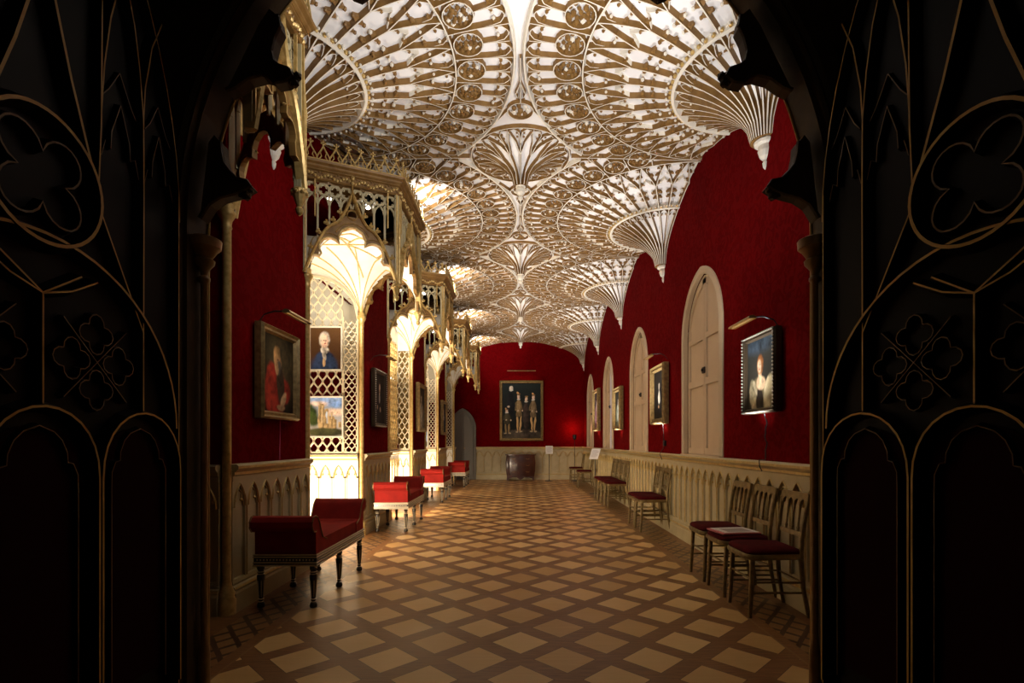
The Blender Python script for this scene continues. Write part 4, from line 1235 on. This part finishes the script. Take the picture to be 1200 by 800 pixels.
for xx in (-.45, .45):
    for i in range(n+1):
        a = R_(-10+200*i/n); vs.append((xx, .03*math.cos(a), .022*math.sin(a)))
m.add(vs, [(i, i+1, n+2+i, n+1+i) for i in range(n)]+[tuple(range(n+1)), tuple(range(n+1, 2*n+2))[::-1]]); m.build('lamp_shade', BRASS, e)
for x in (-.2, .2):
    m = MB(); m.tube([(x, 0, .02), (x, .1, .04), (x, .295, .03)], .007); m.build('lamp_arm', BLACKM, e)
for x in (-.3, .0, .3): light('SPOT', 'picture glow', (.03+x, YF-.30, 3.405), (.03+x, YF, 2.5), 1.6, WARM, .012, None, 130, .8)

cord('pink cord hanging below the old man painting', [(XL+.035, 4.33, 1.39), (XL+.03, 4.335, 1.25), (XL+.03, 4.33, 1.05)], PINKC, .004)
cord('black twisted cord hanging below the lady portrait', [(XR-.03, 4.23, 1.43)]+[(XR-.02-.006*math.cos(k), 4.23+.010*math.sin(k*1.9), 1.43-.027*k) for k in range(1, 15)]+[(XR-.08, 4.22, 1.05), (XR-.085, 4.20, 1.0), (XR-.06, 4.21, .96)], BLACKM, .005)
cord('black cord hanging below the gold framed figure in black', [(XR-.03, 7.25, 1.45), (XR-.02, 7.25, 1.3), (XR-.03, 7.22, 1.12), (XR-.085, 7.22, 1.03), (XR-.05, 7.22, .95)], BLACKM, .005)
m = MB(); m.bbox(XR-.03, XR-.0, 7.18, 7.26, 1.14, 1.22, .006); tag(m.build('wall_socket', BLACKM), 'black socket on the red wall above the rail', 'socket')

# ------------------------------------------------------------------ benches
def bench():
    e = empty('window_seat')
    L2, D2 = .56, .22
    m = MB()                       # seat and sprung base
    seat = [(-L2+.01, .385), (L2-.01, .385), (L2-.01, .45), (L2-.12, .485), (-L2+.12, .485), (-L2+.01, .45)]
    m.prism([(v, w2_) for v, w2_ in seat], -D2+.01, D2-.01, lambda u, n, v: (n, u, v)); m.build('seat', REDV, e, smooth=35)
    for sg in (-1, 1):
        m = MB()
        prof = [(L2-.005, .385), (L2, .56)]+[(L2+.015+.058*math.cos(R_(a)), .612+.058*math.sin(R_(a))) for a in (-100, -60, -20, 20, 60, 95, 130)]+[(L2-.055, .625), (L2-.085, .56), (L2-.12, .50), (L2-.20, .47), (L2-.20, .385)]
        m.prism([(sg*u, v) for u, v in prof], -D2, D2, lambda u, n, v: (n, u, v))
        a = m.build('scroll_arm', REDV, e, smooth=35)
        for s2 in (-1, 1):
            m = MB(); m.tube([(s2*(D2+.002), sg*u, v) for u, v in prof[1:-1]], .006, 0, 6); m.build('piping', GOLD, a)
    m = MB(); m.box(-D2-.005, D2+.005, -L2-.005, L2+.005, .315, .385)
    for z in (.312, .332, .372, .388):
        for s2 in (-1, 1):
            m.tube([(s2*(D2+.006), -L2-.01, z), (s2*(D2+.006), L2+.01, z)], .006, 1, 6); m.tube([(-D2-.01, s2*(L2+.006), z), (D2+.01, s2*(L2+.006), z)], .006, 1, 6)
    for s2 in (-1, 1):
        for i in range(45): m.blob((s2*(D2+.006), -L2+.02+i*(2*L2-.04)/44, .352), .008, 1)
        for i in range(18): m.blob((-D2+.02+i*(2*D2-.04)/17, s2*(L2+.006), .352), .008, 1)
    m.build('seat_rail', [EBONY, SILVERG], e)
    for y in (-L2+.03, 0, L2-.03):
        for x in (-D2+.03, D2-.03):
            m = MB(); m.lathe((x, y, 0), [(.012, 0), (.026, .006), (.028, .02), (.024, .035), (.012, .045), (.018, .06), (.013, .07), (.016, .075), (.026, .20), (.028, .235), (.018, .245), (.026, .26), (.018, .27), (.026, .28), (.026, .315)], 12, 0)
            g = m.build('leg', EBONY, e, smooth=50)
            m = MB()
            for z, r in ((.045, .014), (.065, .019), (.245, .021), (.262, .027)): m.lathe((x, y, z-.003), [(r, 0), (r+.003, .003), (r, .006)], 12, 0)
            for a in range(6): m.tube([(x+.0165*math.cos(a*PI/3), y+.0165*math.sin(a*PI/3), .08), (x+.026*math.cos(a*PI/3), y+.026*math.sin(a*PI/3), .20)], .0025, 0, 4)
            m.build('gilt_ring', SILVERG, g)
    return e
bl = ['nearest red velvet window seat with scrolled ends, its near end in shadow', 'second red velvet window seat, between the first and second lit recesses',
      'third red velvet window seat, between the second and third recesses', 'farthest red velvet window seat, in front of the grey arched door']
b0 = bench()
for i, (x, y) in enumerate([(-1.69, 4.27), (-1.72, 7.42), (-1.74, 10.72), (-1.68, 14.15)]):
    o = b0 if i == 0 else dup(b0)
    o.location = (x, y, 0); tag(o, bl[i], 'bench', 'red window seats along the left wall')

# ------------------------------------------------------------------ chairs
def chair():
    e = empty('side_chair')                    # front towards -x, back towards +x
    def seat_out(s, n=8):
        # rounded front corners
        hw, fd, bd = .20*s, .205*s, .19*s
        pl = [(bd, -hw*.86)]
        pl += [(-fd+.07+.07*math.cos(R_(a)), -hw+.07+.07*math.sin(R_(a))) for a in (270, 247, 225, 202, 180)]
        pl += [(-fd+.07+.07*math.cos(R_(a)), hw-.07+.07*math.sin(R_(a))) for a in (180, 158, 135, 112, 90)]
        pl += [(bd, hw*.86)]
        return pl
    def slab(m, rings, mi=0):
        k = len(rings[0][0]); vs = [(x, y, z) for pl, z in rings for x, y in pl]
        fs = [(a*k+i, a*k+(i+1) % k, (a+1)*k+(i+1) % k, (a+1)*k+i) for a in range(len(rings)-1) for i in range(k)]
        fs += [tuple(range(k))[::-1], tuple((len(rings)-1)*k+i for i in range(k))]; m.add(vs, fs, mi)
    m = MB(); slab(m, [(seat_out(.97), .395), (seat_out(1.0), .405), (seat_out(1.0), .425), (seat_out(.98), .433)]); m.build('seat_frame', CHAIRG, e, smooth=40)
    m = MB(); slab(m, [(seat_out(.95), .43), (seat_out(.97), .445), (seat_out(.93), .462), (seat_out(.80), .472), (seat_out(.5), .476)]); m.build('cushion', REDC, e, smooth=50)
    for y in (-.165, .165):
        m = MB(); m.tube([(-.155, y, .40), (-.165, y, .2), (-.175, y*1.03, 0)], [.018, .016, .013], 0, 8); m.build('leg', CHAIRG, e, smooth=60)
        m = MB(); m.tube([(.175, y*.98, .40), (.19, y, .2), (.225, y*1.03, 0)], [.018, .016, .013], 0, 8); m.build('leg', CHAIRG, e, smooth=60)
    b = MB()
    for y in (-1, 1):
        b.tube([(.175, y*.160, .40), (.185, y*.162, .55), (.21, y*.168, .72), (.232, y*.172, .84)], [.017, .015, .014, .011], 0, 8)
    # top rail with four little arches
    def X(z): return .175+(z-.40)*.125
    n = 20
    tr = [(-.172+.344*i/n, .840+.012*math.sin(PI*i/n)) for i in range(n+1)]
    lo = []
    for k in range(4):
        a = -.155+.0775*k
        lo += [(a+.006, .755), (a+.012, .785), (a+.039, .802), (a+.065, .785), (a+.072, .755)]
    for k in range(len(lo)-1):
        (u0, v0), (u1, v1) = lo[k], lo[k+1]
        b.prism([(u0, v0), (u1, v1), (u1, .846), (u0, .846)], -.010, .010, lambda u, nn, v: (X(v)+nn, u, v))
    b.prism([(-.172, .80), (-.15, .755), (-.15, .846), (-.172, .842)], -.010, .010, lambda u, nn, v: (X(v)+nn, u, v))
    b.prism([(.172, .80), (.15, .755), (.15, .846), (.172, .842)], -.010, .010, lambda u, nn, v: (X(v)+nn, u, v))
    b.prism([(-.165, .545), (.165, .545), (.165, .575), (-.165, .575)], -.009, .009, lambda u, nn, v: (X(v)+nn, u, v))
    for y in (-.0775, 0, .0775):
        b.tube([(X(.57), y, .57), (X(.66), y, .66), (X(.76), y, .76)], [.009, .007, .010], 0, 8)
        b.blob((X(.6), y, .6), .013, 0)
    b.build('backrest', CHAIRG, e, smooth=30)
    s = MB()
    for y in (-.168, .168): s.tube([(-.168, y, .17), (.20, y, .17)], .008); s.tube([(-.165, y, .24), (.19, y, .24)], .007)
    s.tube([(-.163, -.165, .26), (-.163, .165, .26)], .007); s.tube([(.19, -.165, .24), (.19, .165, .24)], .007)
    s.build('stretcher', CHAIRG, e)
    return e
c0 = chair()
cl = [(1.74, 3.69, 'nearest gilt chair with dark red cushion, closest to the entrance arch on the right'),
      (1.75, 4.16, 'gilt chair with a printed folder lying on its seat'),
      (1.75, 4.60, 'gilt chair behind the one carrying the folder, third from the entrance'),
      (1.77, 7.02, 'nearer chair of the pair standing below the second shuttered window'),
      (1.77, 7.42, 'farther chair of the pair standing below the second shuttered window'),
      (1.76, 9.55, 'nearest chair of the close row of four'),
      (1.76, 9.98, 'second chair of the close row of four'),
      (1.76, 10.42, 'third chair of the close row of four'),
      (1.76, 10.86, 'last chair of the close row of four, farthest from the entrance'),
      (1.66, 13.4, 'chair beyond the small sign stand, second from the far corner'),
      (1.62, 15.0, 'last chair along the right wall, near the standing lamp')]
for i, (x, y, l) in enumerate(cl):
    o = c0 if i == 0 else dup(c0)
    o.location = (x, y, 0); tag(o, l, 'chair', 'gilt side chairs along the right wall')
# folder on the second chair
e = tag(empty('folder', (1.72, 4.15, .4775)), 'white printed leaflet on a pink folder lying on a gilt chair', 'leaflet')
e.rotation_euler = (0, 0, R_(8))
m = MB(); m.bbox(-.17, .15, -.13, .13, 0, .012, .002); m.build('cover', PINKP, e)
m = MB(); m.box(-.145, .14, -.115, .115, .012, .016); m.build('sheet', PAPER, e)
m = MB(); m.box(-.10, .10, -.085, .06, .016, .0166); m.build('print', mat('grey_print', (.36, .31, .27), .6), e)

# ------------------------------------------------------------------ commode, stands, floor lamp
e = tag(empty('commode', (-.0, YF-.36, 0)), 'dark mahogany bow-fronted commode under the large group painting', 'chest')
m = MB()
def front(w2_, d, bow): return [(-w2_, .22), (-w2_, -d+.03)]+[(-w2_+2*w2_*i/12, -d-bow*math.sin(PI*i/12)) for i in range(1, 12)]+[(w2_, -d+.03), (w2_, .22)]
rings = [(front(.425, .16, .05), .13), (front(.45, .17, .06), .30), (front(.46, .18, .065), .55), (front(.44, .17, .055), .78)]
k = len(rings[0][0]); vs = [(x, y, z) for pl, z in rings for x, y in pl]
m.add(vs, [(a*k+i, a*k+(i+1) % k, (a+1)*k+(i+1) % k, (a+1)*k+i) for a in range(3) for i in range(k)]+[tuple(range(k)), tuple(3*k+i for i in range(k))])
ap = [(-.425, .14), (-.425, 0), (-.37, 0), (-.36, .06), (-.25, .10), (-.12, .10), (-.05, .05), (0, .03), (.05, .05), (.12, .10), (.25, .10), (.36, .06), (.37, 0), (.425, 0), (.425, .14)]
m.prism(ap[:4]+[(-.25, .10), (-.12, .10), (-.05, .05), (0, .03), (0, .14)], -.19, -.16); m.prism([(0, .14), (0, .03)]+ap[8:], -.19, -.16)
for x in (-.40, .40): m.box(x-.025, x+.025, .16, .21, 0, .14)
m.build('body', MAHOG, e, smooth=35)
m = MB(); pl = front(.47, .19, .065); m.prism([(a, b) for a, b in pl], .78, .81, lambda u, n, v: (u, v, n)); m.build('top', MAHOG, e)
for z in (.20, .40, .60):
    m = MB()
    q = [(-.40+.80*i/12, -.165-.062*math.sin(PI*(i+.3)/12.6)-.014) for i in range(13)]
    for zz in (z, z+.165): m.tube([(x, y-.004, zz) for x, y in q], .004, 0, 5)
    d = m.build('drawer', MAHOG, e)
    m = MB()
    for x in (-.22, .22): m.tube([(x-.05, -.235, z+.09), (x-.04, -.255, z+.07), (x+.04, -.255, z+.07), (x+.05, -.235, z+.09)], .005)
    m.build('handle', BRASS, d)

def sign_stand(label, x, y, h, rz, tilt, w_=.22, hh=.28):
    e = tag(empty('sign_stand', (x, y, 0), rz), label, 'sign')
    m = MB(); m.lathe((0, 0, 0), [(.13, 0), (.13, .010), (.02, .022), (.010, .04)], 20); m.build('base', BLACKM, e)
    m = MB(); m.tube([(0, 0, .03), (0, 0, h)], .009); m.build('pole', BLACKM, e)
    m = MB(); c, s = math.cos(tilt), math.sin(tilt)
    f = lambda u, n, v: (u, -.01+v*s-n*c, h+v*c+n*s)
    m.prism([(-w_/2, -hh/2), (w_/2, -hh/2), (w_/2, hh/2), (-w_/2, hh/2)], 0, .008, f); b = m.build('sign_board', PAPER, e)
    m = MB()
    for k in range(9):
        v = hh/2-.05-k*.022; L_ = w_/2-.03-(.03 if k in (0, 4, 8) else 0)
        m.prism([(-w_/2+.03, v), (L_, v), (L_, v+.006), (-w_/2+.03, v+.006)], .008, .0086, f)
    m.build('print', PRINT, b)
sign_stand('white information card on a thin black stand right of the commode', .88, 15.85, .95, 0, R_(30))
sign_stand('white information card on a thin stand beside the row of chairs', 1.72, 11.9, .92, R_(-35), R_(32))

e = tag(empty('standing_lamp', (1.66, 15.85, 0)), 'thin black standing lamp glowing red on the far corner wall', 'lamp')
m = MB(); m.lathe((0, 0, 0), [(.12, 0), (.12, .012), (.02, .025)], 20); m.build('base', BLACKM, e)
m = MB(); m.tube([(0, 0, .02), (0, 0, 1.28)], .008); m.build('pole', BLACKM, e)
m = MB(); m.T = Matrix.Translation((0, 0, 1.34)) @ Matrix.Rotation(R_(-22), 4, 'X')
m.lathe((0, 0, 0), [(.02, -.08), (.045, -.06), (.06, .02), (.065, .06), (.055, .055), (.03, -.03)], 16); m.build('lamp_head', BLACKM, e)
